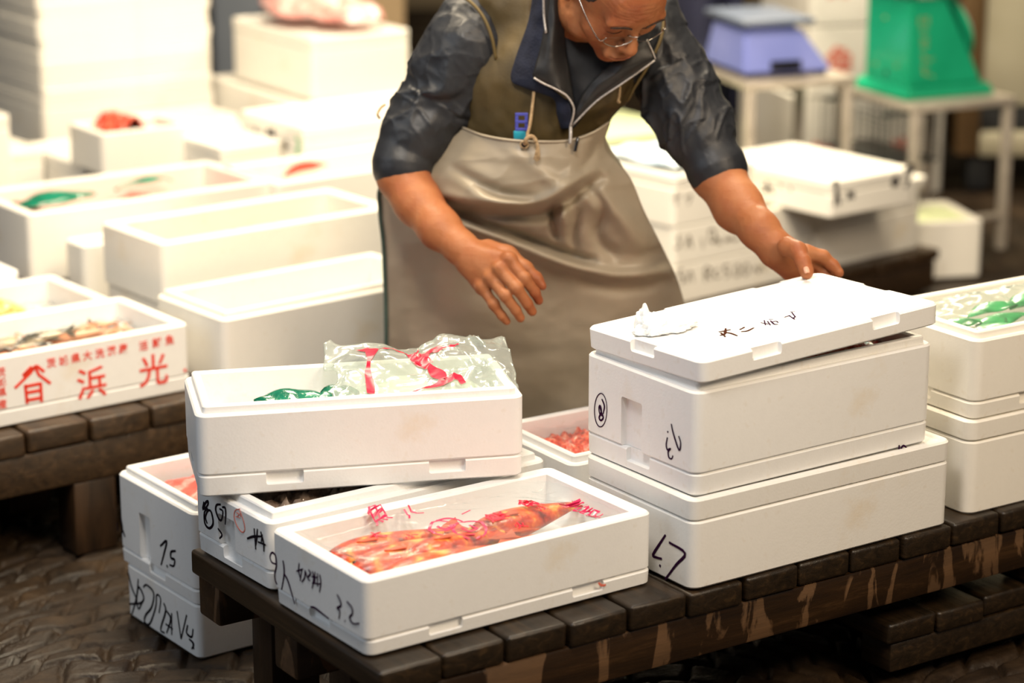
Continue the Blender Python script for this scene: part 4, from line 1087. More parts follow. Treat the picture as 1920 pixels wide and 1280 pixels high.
# ---- sheets of the open collar
def patch(name, rows, mat, parent=None, nu=8, nv=8, th=.003, amp=.0015, sc=60, seed=0):
    ctrl = [[at(x, y, y=d) for x, y, d in r] for r in rows]
    P = dense(ctrl, nu, nv); P[..., 1] += amp*vnoise(P*sc, seed)
    return sheet(name, P, mat, parent or man, th)
patch('inner_shirt', [[(1040, -20, 4.02), (1070, 30, 4.03), (1130, 50, 4.04), (1225, 40, 4.02)], [(1045, 60, 4.00), (1075, 85, 4.00), (1150, 100, 4.00), (1218, 85, 4.01)],
                      [(1060, 130, 3.998), (1085, 160, 3.985), (1130, 165, 3.985), (1160, 150, 4.0)], [(1062, 200, 4.0), (1075, 215, 3.99), (1092, 210, 3.992), (1105, 205, 4.0)], [(1066, 236, 4.0), (1072, 240, 3.995), (1076, 240, 3.995), (1080, 236, 4.0)]], 'shirt', amp=.004, sc=40)
fle = patch('fleece_lining', [[(1000, -20, 4.02), (1012, -20, 4.005), (1026, -20, 4.0)], [(990, 40, 4.012), (1004, 50, 3.995), (1022, 60, 3.985)], [(966, 110, 4.0), (984, 130, 3.985), (1003, 130, 3.975)],
                        [(958, 150, 3.995), (984, 160, 3.980), (1012, 155, 3.972)], [(985, 166, 3.988), (1010, 172, 3.978), (1040, 172, 3.972)], [(1036, 184, 3.982), (1048, 190, 3.974), (1064, 192, 3.968)], [(1044, 215, 3.985), (1054, 215, 3.976), (1070, 215, 3.970)], [(1052, 242, 3.992), (1060, 242, 3.986), (1068, 240, 3.980)]], 'fleece', amp=.002, sc=60)
colR = patch('jacket_collar', [[(1020, -20, 3.985), (1038, -20, 3.975), (1056, -20, 3.99)], [(1021, 35, 3.975), (1040, 40, 3.965), (1058, 50, 3.985)], [(1014, 85, 3.968), (1036, 90, 3.956), (1062, 95, 3.98)],
                       [(1002, 128, 3.962), (1034, 135, 3.950), (1068, 130, 3.975)], [(1001, 146, 3.960), (1040, 158, 3.950), (1072, 160, 3.972)], [(1037, 164, 3.958), (1058, 172, 3.952), (1074, 178, 3.968)], [(1063, 180, 3.958), (1070, 186, 3.955), (1076, 190, 3.964)]], 'collar', amp=.0025, sc=50, seed=4)
colL = patch('jacket_collar', [[(1158, 106, 3.985), (1190, 88, 3.975), (1214, 74, 3.985)], [(1140, 124, 3.978), (1185, 104, 3.966), (1222, 92, 3.978)], [(1112, 150, 3.975), (1170, 128, 3.962), (1229, 112, 3.972)],
                       [(1092, 178, 3.976), (1130, 158, 3.966), (1170, 154, 3.972)], [(1080, 208, 3.978), (1098, 194, 3.972), (1120, 192, 3.975)], [(1072, 234, 3.980), (1078, 226, 3.978), (1086, 224, 3.980)]], 'collar', amp=.0025, sc=50, seed=7)
curve_px('zip_teeth', [(1019, -14, 3.971), (1020, 30, 3.970), (1024, 62, 3.962)], .0021, 'zip', colR)
curve_px('zip_teeth', [(1001, 146, 3.955), (1018, 156, 3.951), (1040, 166, 3.951), (1062, 179, 3.952), (1075, 199, 3.954), (1075, 216, 3.958), (1069, 238, 3.966)], .0019, 'zip', colR)
curve_px('zip_teeth', [(1228, 113, 3.966), (1196, 136, 3.960), (1160, 161, 3.961), (1118, 190, 3.966), (1072, 236, 3.970)], .0017, 'zip', colL)
curve_px('collar_edge', [(1213, 74, 3.980), (1222, 94, 3.974), (1229, 111, 3.966)], .0014, 'zip', colL)
zp = curve_px('zip_pull', [(1070, 238, 3.964), (1070, 252, 3.958), (1069, 270, 3.955)], .0028, 'zip', man, n=6)
curve_px('zip_pull', [(1084, 258, 3.966), (1081, 270, 3.962), (1078, 284, 3.960)], .0026, 'black', man, n=6)
# ---- cords
curve_px('apron_cord', [(1001, 172, 3.982), (998, 200, 3.976), (994, 232, 3.966), (988, 256, 3.955)], .0026, 'cord')
curve_px('cord_knot', [(984, 270, 3.948), (986, 262, 3.943), (992, 256, 3.944), (1000, 257, 3.944), (1006, 266, 3.942)], .0036, 'cord')
for k in range(5):
    curve_px('cord_tassel', [(998+k*1.5, 258, 3.944), (1006+k*.9, 272, 3.940), (1003+k*2.2, 290, 3.938), (1001+k*2.6, 303-abs(k-2)*2, 3.938)], .0011, 'cord', n=5)
curve_px('apron_cord', [(1162, 162, 4.000), (1161, 180, 3.998), (1159, 190, 3.998), (1163, 192, 3.996)], .0024, 'cord')
curve_px('apron_tie', [(722, 196, 4.14), (714, 202, 4.13), (708, 214, 4.12), (712, 222, 4.12)], .0026, 'cord')
# ---- pen clipped in the vest pocket
pen = empty('marker_pen', tuple(at(976, 235, y=3.985))); tag(pen, 'blue plastic marker with a pierced clip, tucked behind the apron bib', 'pen')
def pxbox(name, x0, y0, x1, y1, d, th, mat, parent, b=.0008):
    a = at(x0, y1, y=d); c = at(x1, y0, y=d)
    o = bevbox(name, a.x, d, a.z, c.x, d+th, c.z, mat, None, b=b); reparent(o, parent); return o
pxbox('clip_rail', 966, 212, 972, 246, 3.975, .004, 'bluep', pen); pxbox('clip_rail', 984, 212, 990, 246, 3.975, .004, 'bluep', pen)
for yy_ in (212, 226, 240): pxbox('clip_bar', 966, yy_, 990, yy_+5, 3.974, .004, 'bluep', pen)
pxbox('cap', 963, 246, 986, 262, 3.972, .008, 'cyanp', pen, .002)
# ---- apron
rowsA = [
 (0, [(868, 240, 4.055), (905, 254, 4.000), (955, 263, 3.968), (1010, 266, 3.960), (1065, 264, 3.966), (1110, 250, 3.985), (1142, 230, 4.03)]),
 (1, [(800, 300, 4.085), (880, 300, 4.00), (950, 305, 3.962), (1010, 308, 3.952), (1065, 305, 3.962), (1105, 295, 3.99), (1136, 280, 4.04)]),
 (2, [(722, 345, 4.145), (850, 350, 4.01), (940, 356, 3.962), (1010, 358, 3.955), (1070, 352, 3.965), (1130, 335, 4.00), (1180, 330, 4.06)]),
 (3, [(716, 395, 4.175), (830, 402, 4.055), (925, 408, 4.010), (1010, 408, 4.005), (1075, 400, 4.01), (1150, 390, 4.03), (1208, 395, 4.09)]),
 (4, [(722, 455, 4.185), (820, 460, 4.09), (920, 465, 4.055), (1010, 468, 4.045), (1090, 465, 4.045), (1180, 460, 4.06), (1243, 465, 4.11)]),
 (5, [(725, 520, 4.195), (820, 525, 4.115), (920, 530, 4.085), (1020, 530, 4.075), (1110, 525, 4.075), (1200, 522, 4.09), (1272, 530, 4.13)]),
 (6, [(727, 600, 4.205), (820, 605, 4.135), (920, 610, 4.105), (1020, 610, 4.10), (1120, 605, 4.10), (1210, 600, 4.12), (1290, 605, 4.15)]),
 (7, [(728, 700, 4.215), (825, 705, 4.15), (920, 710, 4.125), (1020, 712, 4.12), (1120, 705, 4.13), (1210, 700, 4.14), (1296, 705, 4.18)]),
 (8, [(730, 830, 4.225), (825, 835, 4.165), (920, 838, 4.145), (1020, 838, 4.14), (1120, 835, 4.15), (1210, 830, 4.16), (1300, 830, 4.20)])]
ctrl = [[Vector((x, y, d)) for x, y, d in r] for _, r in rowsA]
D = dense(ctrl, 16, 18)      # px, py, distance
PX, PY, DD = D[..., 0], D[..., 1], D[..., 2]
def crease(pts, w, a, side=0, aw=1.6):
    """fold following a line: a>0 swells towards the viewer; side adds a ridge beside the valley"""
    P = np.array([tuple(p) for p in catmull([Vector((x, y, 0)) for x, y in pts], 8)])[:, :2]
    best = np.full(PX.shape, 1e9); sg = np.zeros(PX.shape); tt = np.zeros(PX.shape)
    for i in range(len(P)-1):
        s = P[i+1]-P[i]; L2 = s @ s; t = np.clip(((PX-P[i, 0])*s[0]+(PY-P[i, 1])*s[1])/L2, 0, 1)
        dx = PX-(P[i, 0]+t*s[0]); dy = PY-(P[i, 1]+t*s[1]); d = np.hypot(dx, dy); m = d < best
        best[m] = d[m]; sg[m] = np.sign(s[0]*dy-s[1]*dx)[m]; tt[m] = ((i+t)/(len(P)-1))[m]
    env = np.clip(np.sin(np.pi*np.clip(tt*.9+.05, 0, 1)), 0, 1)**.5
    end = (tt > .002) & (tt < .998)
    g = np.exp(-(best/w)**2)
    out = a*g*env
    if side: out = out+side*np.exp(-((best*sg-w*aw)/(w*1.1))**2)*env
    return out
off = np.zeros(PX.shape)
off += crease([(835, 386), (905, 400), (965, 404), (1020, 400), (1055, 382), (1090, 356), (1125, 335)], 12, -.038, -.0, 1.5)
off += crease([(830, 366), (905, 380), (965, 384), (1015, 378), (1050, 362), (1085, 335)], 13, .026)
off += crease([(850, 315), (890, 338), (940, 362), (1000, 372)], 10, -.012)
off += crease([(870, 352), (930, 378), (985, 384)], 10, .010)
off += crease([(845, 398), (900, 418), (960, 436), (1020, 458), (1084, 482), (1110, 488)], 9, -.032)
off += crease([(845, 412), (900, 432), (960, 455), (1020, 480), (1084, 502), (1166, 517), (1254, 508)], 12, .027)
off += crease([(1100, 530), (1170, 540), (1240, 530)], 14, -.010)
off += crease([(1060, 378), (1056, 400), (1058, 425)], 13, .028)
off += crease([(1035, 392), (1040, 430), (1046, 452)], 7, -.024)
off += crease([(1084, 400), (1076, 440), (1080, 470)], 8, -.022)
off += crease([(1110, 370), (1160, 400), (1200, 450)], 24, .026)
off += crease([(1100, 350), (1130, 390), (1120, 440), (1150, 480)], 11, -.02)
off += crease([(1100, 460), (1180, 478), (1245, 474)], 18, -.010)
off += crease([(960, 285), (1010, 320), (1050, 345), (1095, 320)], 14, .008)
off += crease([(1120, 260), (1105, 300), (1070, 340)], 9, -.008)
off += crease([(740, 420), (760, 520), (765, 640)], 16, .006)
off += crease([(800, 560), (900, 590), (1010, 600)], 26, .006)
off += crease([(850, 650), (960, 665), (1080, 655)], 22, -.006)
nz = fbm(np.stack([PX/90, PY/55, PX*0], -1), 3, 3)*.0028+.0035*(1-np.abs(vnoise(np.stack([PX/60+PY/90, PY/40, PX*0+2], -1), 6)))**3*np.exp(-((PY-390)/110)**2)
off += nz
DD2 = DD-off
Pw = np.empty(D.shape)
for i in range(D.shape[0]):
    for j in range(D.shape[1]): Pw[i, j] = at(PX[i, j], PY[i, j], y=DD2[i, j])
ap = sheet('apron', Pw, 'apron', man, .0022); ap['label'] = 'beige rubber apron, creased at the waist'
tube('apron_hem', [Vector(Pw[i, 0])+Vector((-.003, .002, 0)) for i in range(30, Pw.shape[0], 5)], .0042, 'apronedge', ap, sub=2)
tube('apron_hem', [Vector(Pw[0, j])+Vector((0, -.001, .0005)) for j in range(0, Pw.shape[1], 4)], .0024, 'apron', ap, sub=2)
# side flap of the apron behind the waist, lit from the stalls
patch('apron_side_flap', [[(1128, 240, 4.05), (1132, 245, 4.08), (1128, 255, 4.12)], [(1126, 280, 4.04), (1146, 290, 4.08), (1160, 300, 4.13)], [(1130, 320, 4.04), (1165, 330, 4.09), (1182, 335, 4.14)], [(1150, 350, 4.05), (1180, 365, 4.10), (1200, 380, 4.15)]], 'apron', ap, amp=.003)
tube('eyelet', [at(983+7*math.cos(a), 271+6*math.sin(a), y=3.950) for a in [i/10*2*math.pi for i in range(11)]], .0016, 'cord', ap, sub=2)
tube('eyelet', [at(983+3*math.cos(a), 271+3*math.sin(a), y=3.949) for a in [i/6*2*math.pi for i in range(7)]], .0022, 'black', ap, sub=2)
# ---- trousers and boots under the apron
Fl_ = Field((-.30, 4.14, .10), (.34, 4.70, .95), .008)
Fl_.chain([((-.06, 4.42, .80), .10), ((.05, 4.42, .80), .10)], .05)
for s, kx in ((-1, -.10), (1, .14)): Fl_.chain([((-.005+s*.06, 4.42, .78), .100), ((kx, 4.33, .43), .075), ((kx, 4.42, .16), .055)], .04)
V, Fq, N = extract(Fl_, 2); person_part('trousers', V, Fq, 'trouser')
for kx in (-.10, .14):
    Fb_ = Field((kx-.09, 4.20, -.01), (kx+.09, 4.54, .34), .006)
    Fb_.chain([((kx, 4.40, .30), .062), ((kx, 4.42, .10), .050), ((kx, 4.42, .052), .046), ((kx, 4.28, .040), .034)], .02)
    V, Fq, N = extract(Fb_, 2); V[:, 2] = np.maximum(V[:, 2], .002); person_part('rubber_boot', V, Fq, 'boot')
# ---------------------------------------------------------------- stalls behind: left side
def px_at(px, py, z): p = at(px, py, z=z); return (p.x, p.y)
def bbox(label, px, py, ztop, yaw, L, W, H, closed=False, lip=False, mat='styro_cream', group=None, wall=.022, right=None):
    """background box given by the top of its near corner; right=(px) puts the photo position at the right-hand corner"""
    x, y = px_at(px, py, ztop)
    if right:
        a, b = dv(yaw); x -= a.x*L; y -= a.y*L
    if closed:
        o = fish_box(label, (x, y), yaw, L, W, H-.033, ztop-H, wall=wall, lip=False, notch=False, mat=mat, group=group)
        x2, y2 = x-.001, y-.001
        l = foam_lid('lid closing the '+label, (x2, y2), yaw, L+.002, W+.002, ztop-.0325, .0325, notches=False, mat=mat)
        return o, l
    return fish_box(label, (x, y), yaw, L, W, H, ztop-H, wall=wall, lip=lip, notch=False, mat=mat, group=group)
KY = 37.4
kx, ky = px_at(0, 820, .255); a, b = dv(KY)
kf = (kx-a.x*.45, ky-a.y*.45)
pallet('dark wooden pallet under the box printed with red characters, at left', kf, KY, 1.26, .62, .255, pitch=.125, th=.042, beam=.075, mat='woodfar', bmat='woodfar')
a, b = dv(KY)
# lid and box with the red printing
K = (-.591, 4.316); kfr = (K[0]-a.x*.56+.012*b.x, K[1]-a.y*.56+.012*b.y)
lidK = foam_lid('white foam lid under the box printed with red characters', kfr, KY, .562, .262, .2565, H=.030, flip=True, notches=False, mat='styro_old')
bK = fish_box('white foam box printed with red characters, holding brownish fish, at left', kfr, KY, .560, .260, .098, .287, wall=.022, lip=False, notch=False, mat='styro_old')
def shift(p, da, db, yaw=KY): a, b = dv(yaw); return (p[0]+a.x*da+b.x*db, p[1]+a.y*da+b.y*db)
bK2 = fish_box('white foam box of orange and green shellfish behind the red printed box', shift(kfr, -.01, .27), KY, .56, .26, .120, .2565, wall=.024, lip=False, notch=False, mat='styro_old')
pallet('dark wooden pallet further back under the left-hand foam boxes', shift(kf, -.3, .66), KY, 1.5, 1.1, .255, pitch=.125, th=.042, beam=.075, mat='woodfar', bmat='woodfar', beams=3)
bK3 = fish_box('white foam box with dark contents at the left edge, third row back', shift(kfr, -.075, .54), KY, .56, .26, .135, .2565, wall=.024, lip=False, notch=False)
surface('mixed_fish', bK3, .03, .53, .03, .23, lambda u, v, x, y: .105, 'fishgrey', 'dark fish in the third box back at the left edge', 'fish', 60, 26, .003, 'stuff', .012, 51, 30)
# contents of bK : small fish, heaped towards the right
gf = make_fish('small_fish', 'fishgrey', .13, .034, .022, 'fishgrey', False); gp = make_fish('small_fish', 'fishpink', .14, .036, .024, 'fishpink', False)
rd = random.Random(11)
def heap(bx, protos, n, x0, x1, y0, y1, z0, z1, labels, group, s=(.8, 1.2)):
    for i in range(n):
        p = protos[i % len(protos)]; used = p.get('u', 0); o = p if not used else copy_tree(p); p['u'] = 1
        if 'u' in o and o is not p: del o['u']
        place(o, bx, rd.uniform(x0, x1), rd.uniform(y0, y1), z0+(z1-z0)*i/n, rd.uniform(-28, 28)+(180 if i % 3 == 0 else 0), rd.uniform(-20, 20), rd.uniform(-8, 8), rd.uniform(*s))
        tag(o, labels[i % len(labels)], 'fish', group+(' dark' if i % 2 == 0 else ' pink'))
heap(bK, [gf, gp], 34, .20, .42, .06, .19, .048, .064, ['small dark fish heaped in the red printed box', 'small pale pink fish heaped in the red printed box'], 'small fish in the red printed box', (.62, .85))
surface('crushed_ice', bK, .025, .535, .025, .235, lambda u, v, x, y: .055, 'ice', 'crushed ice under the small fish in the red printed box', 'ice', 60, 26, .003, 'stuff', .010, 52, 30)
for p in (gf, gp):
    if 'u' in p: del p['u']
M['shell'] = mat_noise('orange_shell', [(.3, (.55, .20, .04)), (.5, (.85, .45, .12)), (.7, (.9, .75, .5))], 30, .3, .5)
def shell_mesh():
    v, f = rough_heap((0, 0, 0), (.030, .024, .014), 9, .5); return v, f
v, f = shell_mesh(); sh0 = mkobj('shellfish', v, f, 'shell')
for i in range(30):
    o = sh0 if i == 0 else copy_tree(sh0)
    o.location = in_box(bK2, .16+.3*rd.random(), .05+.16*rd.random(), .070+.02*i/30); o.rotation_euler = (rd.uniform(-.5, .5), rd.uniform(-.5, .5), rd.uniform(0, 6))
    tag(o, 'small orange shellfish heaped in the second box from the red printed one', 'shellfish', 'orange shellfish in the second box')
o = leaf('green_leaf', bK2, [(.08, .10, .003), (.12, .12, .03), (.20, .11, .03), (.26, .12, .004)], .085, .01, 'leaf2', 'green leaf beside the orange shellfish at the left edge')
surface('crushed_ice', bK2, .028, .532, .028, .232, lambda u, v, x, y: .066, 'ice', 'crushed ice under the orange shellfish in the second box', 'ice', 60, 26, .003, 'stuff', .010, 54, 30)
# red printing on the long face of the box
p0, nK = face_plane(bK, 'side', .0006)
def ZK(ln, k=5.0526, oy=600): return [[(x/k, oy+y/k) for x, y in l] for l in ln]
pk, axk = p0, a
def seg(name, lines, w): 
    L = [[hit(x, y, p0, nK) for x, y in l] for l in lines]
    return ribbons(name, L, nK, w, 'red', bK, taper=False, sub=1)
seg('emblem_print', ZK([[(140, 645), (290, 500), (330, 440)], [(480, 600), (370, 520), (330, 440)][::-1], [(222, 520), (300, 440)], [(420, 490), (345, 430)], [(215, 530), (345, 430)][:2]]), .0058)
seg('emblem_print', ZK([[(240, 610), (258, 790)], [(385, 590), (395, 775)], [(240, 630), (385, 600)], [(245, 690), (385, 665)], [(250, 760), (395, 735)]]), .0062)
def kanji(s, cx, cy, hpx, name='character_print', sz=1.0, mat='red', box=bK, pl=(p0, nK), ax=a, bold=.010):
    c = hit(cx, cy, pl[0], pl[1]); t = hit(cx, cy-hpx/2, pl[0], pl[1]); h = (t-c).length*2
    size = h*1.08
    org = c-Vector(ax)*size*.50-Vector((0, 0, 1))*size*.38
    return text_obj(name, s, size, mat, box, org, ax, (0, 0, 1), eps=.0002, bold=bold*size)
kanji('浜', 172, 717, 58); kanji('光', 288, 693, 58)
for ch, x, y in zip('茨城県大洗港産', [96, 119, 142, 164, 187, 209, 231], [680, 676, 671, 666, 662, 657, 653]): kanji(ch, x, y, 18, sz=.4, bold=.014)
for ch, x, y in zip('活鮮魚', [269, 294, 318], [648, 642, 637]): kanji(ch, x, y, 18, bold=.014)
kanji('・', 347, 694, 22, bold=.03)
for ch, x, y in zip('茨城県産', [2, 3, 4, 5], [697, 716, 735, 757]): kanji(ch, x, y, 17, bold=.01)
# row beside the printed box
BL = []
b1 = bbox('large open white foam box just behind the turned box, left of the apron', 418, 590, .400, 39, .52, .245, .144, lip=True, wall=.026); BL.append(b1)
surface('pale_fish', b1, .03, .49, .03, .21, lambda u, v, x, y: .064, 'jelly', 'pale fish lying in the large open box left of the apron', 'fish', 50, 24, .003, 'stuff', .010, 61, 26)
b2 = bbox('open white foam box second behind the turned box, left of the apron', 303, 458, .468, 38, .56, .25, .125, wall=.028); BL.append(b2)
surface('pale_fish', b2, .03, .53, .03, .22, lambda u, v, x, y: .060, 'fishpink', 'pinkish fish in the second open box left of the apron', 'fish', 50, 24, .003, 'stuff', .010, 62, 26)
bb = fish_box('white foam box under the second open box left of the apron', shift((b2.location.x, b2.location.y), .006, .006, 38), 38, .55, .24, .085, .2565, wall=.022, lip=False, notch=False, mat='styro_cream')
b3 = bbox('white foam box with dark green wrapped fish, at the far left', 52, 403, .440, 36, .60, .30, .15, wall=.026); BL.append(b3)
surface('red_fish', b3, .03, .57, .03, .27, lambda u, v, x, y: .070+.04*math.exp(-((u-.12)/.12)**2)+.02*math.exp(-((u-.65)/.12)**2), 'roe', 'red fish in the far left box with the green wrapping', 'fish', 60, 26, .003, 'stuff', .014, 63, 22)
leaf('green_leaf', b3, [(.04, .16, .01), (.09, .15, .05), (.17, .16, .05), (.24, .17, .01)], .135, .022, 'leaf', 'dark green wrapping sheet over the red fish at the far left')
leaf('green_leaf', b3, [(.30, .19, .004), (.36, .20, .02), (.42, .21, .022), (.45, .215, .018)], .135, .015, 'leaf', 'narrow green sheet standing at the right of the far left fish box')
b3b = bbox('low open white foam box below the far left box with green wrapping', 155, 462, .388, 36, .30, .09, .128, wall=.024)
# printed box with text on its end
def stacked(label1, label2, px, py, zt, yaw, L, W, H, **kw):
    o1 = bbox(label1, px, py, zt, yaw, L, W, H, **kw)
    return o1
n3 = bbox('tall foam box with black and green writing, behind the man', 570, 240, .50, 37, .55, .30, .245, closed=True)
n3b = n3[0]
p3, nn3 = face_plane(n3b, 'end', .0005)
for ln, m_ in (([[(478, 240), (480, 262)], [(474, 250), (486, 255)], [(505, 240), (504, 258)], [(500, 246), (516, 252)], [(512, 240), (510, 262)]], 'ink'), ([[(536, 262), (534, 282)], [(530, 270), (542, 276)]], 'inkgrey'), ([[(555, 255), (562, 270), (556, 285), (566, 295)]], 'green_print')):
    write_px(n3b, 'end', ln, .013, m_, 'printed_mark')
n2 = bbox('white foam box standing left of the box with black and green writing', 415, 278, .46, 37, .17, .22, .20, closed=True)
n1 = bbox('white foam box of red prawns in the middle of the left background', 190, 252, .49, 35, .245, .19, .10, wall=.02)
surface('red_prawns', n1, .02, .225, .02, .17, lambda u, v, x, y: .062+.05*math.exp(-((u-.38)/.2)**2), 'roe', 'heap of bright red prawns in the left background box', 'prawn', 50, 24, .003, 'stuff', .014, 64, 22)
n1b = bbox('wide white foam lid-topped box under the box of red prawns', 155, 312, .388, 35, .62, .36, .13, closed=True)
e1 = bbox('cream foam box at the left edge below the stack of lids', 8, 288, .40, 36, .11, .28, .145, closed=True)
e2 = bbox('cream foam box at the left edge behind the green wrapped fish', 20, 215, .50, 36, .3, .28, .245, closed=True, right=1)
m1 = bbox('white foam box between the prawns and the green-marked box, row behind', 300, 232, .40, 36, .24, .18, .14, closed=True)
m2 = bbox('white open foam box with a red piece in it, close behind the man', 520, 345, .44, 38, .58, .25, .18, wall=.025)
o = leaf('red_fish_piece', m2, [(.10, .13, .004), (.15, .14, .03), (.20, .15, .03), (.24, .16, .004)], .165, .02, 'red', None); tag(o, 'bright red fish piece in the box close behind the man', 'fish')
# the great stack of lids at the far left
sx, sy = px_at(80, 205, .42); s0 = .003
lp0 = foam_lid('thin white foam lid in the tall stack at the far left', (sx, sy), 36, .52, .42, 0, H=.0255, notches=False, mat='styro_cream', group='tall stack of foam lids at the far left')
sbase = [bbox('lower white foam box beneath the tall stack of lids', 80, 290, .25, 36, .50, .40, .20, closed=True), ]
zb = .42
kk = 0
pallet('dark pallet under the tall stack of foam lids', (sx-.02, sy-.02), 36, .63, .5, .155, pitch=.125, mat='woodfar', bmat='woodfar')
for oo in sbase[0]: bpy.data.objects.remove(oo)
sb1 = fish_box('lower white foam box beneath the tall stack of foam lids', (sx-.004, sy-.004), 36, .53, .43, .10, .157, wall=.025, lip=False, notch=False, mat='styro_cream')
sl1 = foam_lid('thick foam lid on the lower box beneath the tall stack', (sx-.004, sy-.004), 36, .53, .43, .2575, H=.04, notches=False, mat='styro_cream')
sb2 = fish_box('upper white foam box beneath the tall stack of foam lids', (sx, sy), 36, .525, .425, .12, .298, wall=.025, lip=False, notch=False, mat='styro_cream')
lp0.location.z = .4185
for k in range(1, 17):
    c = copy_tree(lp0); c.location.z = .4185+k*.0258; c.location.x += rd.uniform(-.004, .004); c.location.y += rd.uniform(-.004, .004)
# box with the pink bag, top centre
tx, ty = px_at(585, 72, .62)
o1b = fish_box('white foam box carrying a pink bag, high in the centre background', (tx, ty), 33, .30, .47, .135, .485-.033, wall=.022, lip=False, notch=False, mat='styro_cream')
o1l = foam_lid('foam lid on the centre background box, under the pink bag', (tx-.001, ty-.001), 33, .302, .472, .588, H=.033, notches=False, mat='styro_cream')
M['pinkbag2'] = mat_noise('pale_pink_bag', [(.3, (.85, .25, .2)), (.55, (.92, .5, .45)), (.75, (.95, .85, .85))], 16, .3, .6, bscale=30, bdist=.004)
V, F_ = join_vf([rough_heap((.14, .26, .035), (.10, .13, .05), 13, .9), rough_heap((.17, .10, .03), (.07, .07, .035), 15, .9)])
pb = mkobj('pink_bag', V, F_, 'pinkbag2'); pb.location = (tx, ty, .621); pb.rotation_euler.z = math.radians(33); tag(pb, 'pink and white plastic bag on the high centre background box', 'bag')
u1 = fish_box('wide cream foam box beneath the centre background box with the pink bag', shift((tx, ty), -.04, -.05, 33), 33, .50, .60, .20, .25, wall=.025, lip=False, notch=False, mat='styro_cream')
u1l = foam_lid('wide foam lid beneath the centre background box with the pink bag', shift((tx, ty), -.04, -.05, 33), 33, .50, .60, .451-.001, H=.001, notches=False, mat='styro_cream') if 0 else None
u2 = fish_box('broad white foam crate at the bottom of the centre background', shift((tx, ty), -.04, -.11, 33), 33, .65, .68, .245, .003, wall=.03, lip=False, notch=False, mat='styro_cream')
u2l = foam_lid('broad white foam lid on the lowest crate of the centre background', shift((tx, ty), -.30, -.40, 33), 33, .95, .9, .2485, H=.0012, notches=False, mat='styro_cream') if 0 else None
# ---------------------------------------------------------------- stalls behind: right side
fx, fy = px_at(1286, 567, .112); gx, gy_ = px_at(1459, 527, .112)
SY = math.degrees(math.atan2(gy_-fy, gx-fx)); print('SY', SY)
S0 = shift((fx, fy), -.045, 0, SY)
pallet('dark low pallet under the handwritten boxes at the right', shift(S0, -.14, -.03, SY), SY, 1.10, .44, .110, pitch=.12, th=.03, beam=.076, legs=False, legz=.003, mat='woodfar', bmat='woodfar')
rows = []
for k in range(3):
    o = fish_box(['lowest of three cream foam boxes behind the man at right, marked 5A Rc500', 'middle of three cream foam boxes behind the man at right, marked 5A 10cm', 'topmost of three cream foam boxes behind the man at right'][k],
                 shift(S0, rd.uniform(-.004, .004), 0, SY), SY, .49 if k < 2 else .27, .35, .092, .1115+k*.0935, wall=.022, lip=False, notch=False, mat='styro_cream'); rows.append(o)
tl = foam_lid('cream foam lid on the three stacked boxes behind the man at right', shift(S0, 0, 0, SY), SY, .272, .352, .3925, H=.028, notches=False, mat='styro_cream')
def Z3(ln): return [[(1200+x/2.667, y/2.667) for x, y in l] for l in ln]
write_px(rows[1], 'side', Z3([[(185, 1190), (200, 1175)], [(185, 1190), (200, 1210), (190, 1240), (175, 1235)], [(230, 1240), (245, 1180), (260, 1240)], [(236, 1215), (256, 1212)], [(310, 1190), (315, 1240)], [(345, 1150), (370, 1150), (375, 1200), (350, 1205), (345, 1150)], [(400, 1205), (385, 1190), (390, 1215), (405, 1215)], [(420, 1210), (430, 1190), (440, 1205), (455, 1185), (465, 1200), (500, 1190)]]), .0060, 'inkgrey')
write_px(rows[0], 'side', [[(1282, 505), (1274, 507), (1276, 518), (1284, 522), (1276, 533)], [(1288, 530), (1294, 508), (1300, 528)], [(1322, 528), (1322, 502), (1332, 504), (1330, 512), (1322, 514), (1334, 524)], [(1348, 505), (1340, 510), (1342, 520), (1350, 518)], [(1366, 497), (1358, 499), (1360, 508), (1368, 512), (1360, 522)], [(1378, 500), (1386, 498), (1386, 514), (1378, 516), (1378, 500)], [(1394, 498), (1402, 496), (1402, 512), (1394, 513), (1394, 498)], [(1412, 510), (1416, 500), (1422, 510), (1428, 498), (1434, 508)]], .0055, 'inkgrey')
write_px(rows[2], 'side', [[(1262, 372), (1275, 366)], [(1268, 360), (1268, 385)], [(1285, 372), (1296, 366), (1290, 384)]], .005, 'inkgrey')
# right-hand pile
T0 = shift(S0, .505, .012, SY); TLn = .40
q1 = fish_box('cream foam box at the bottom right of the handwritten boxes', T0, SY, .40, .36, .105, .1115, wall=.022, lip=False, notch=False, mat='styro_cream')
zc = .2175
for k, (hh, dx) in enumerate(((.026, 0), (.026, -.01), (.024, .01))):
    foam_lid(['lowest', 'middle', 'upper'][k]+' of three cream foam lids under the box marked 97', shift(T0, dx, .0, SY), SY, .40+.008*k, .36, zc, H=hh, notches=False, mat='styro_cream'); zc += hh+.001
print('zc', zc)
qx, qy = px_at(1558, 338, .390)
qb = fish_box('white foam box marked 97 near the green scale, turned the long way', (qx, qy), 38, .29, .42, .0555, zc+.001, wall=.022, lip=False, notch=False, mat='styro_cream')
ql = foam_lid('broad white foam lid on the box marked 97', (qx-.002, qy-.002), 38, .294, .424, zc+.058, H=.030, notches=False, mat='styro_cream', R=.025)
write_px(qb, 'side', Z3([[(970, 900), (1000, 1020)], [(985, 900), (975, 1030)], [(1040, 960), (1070, 990)], [(1070, 960), (1035, 995)], [(1275, 880), (1265, 920), (1290, 915), (1280, 880)], [(1320, 850), (1365, 830), (1345, 900), (1325, 940)]]), .0125, 'ink')
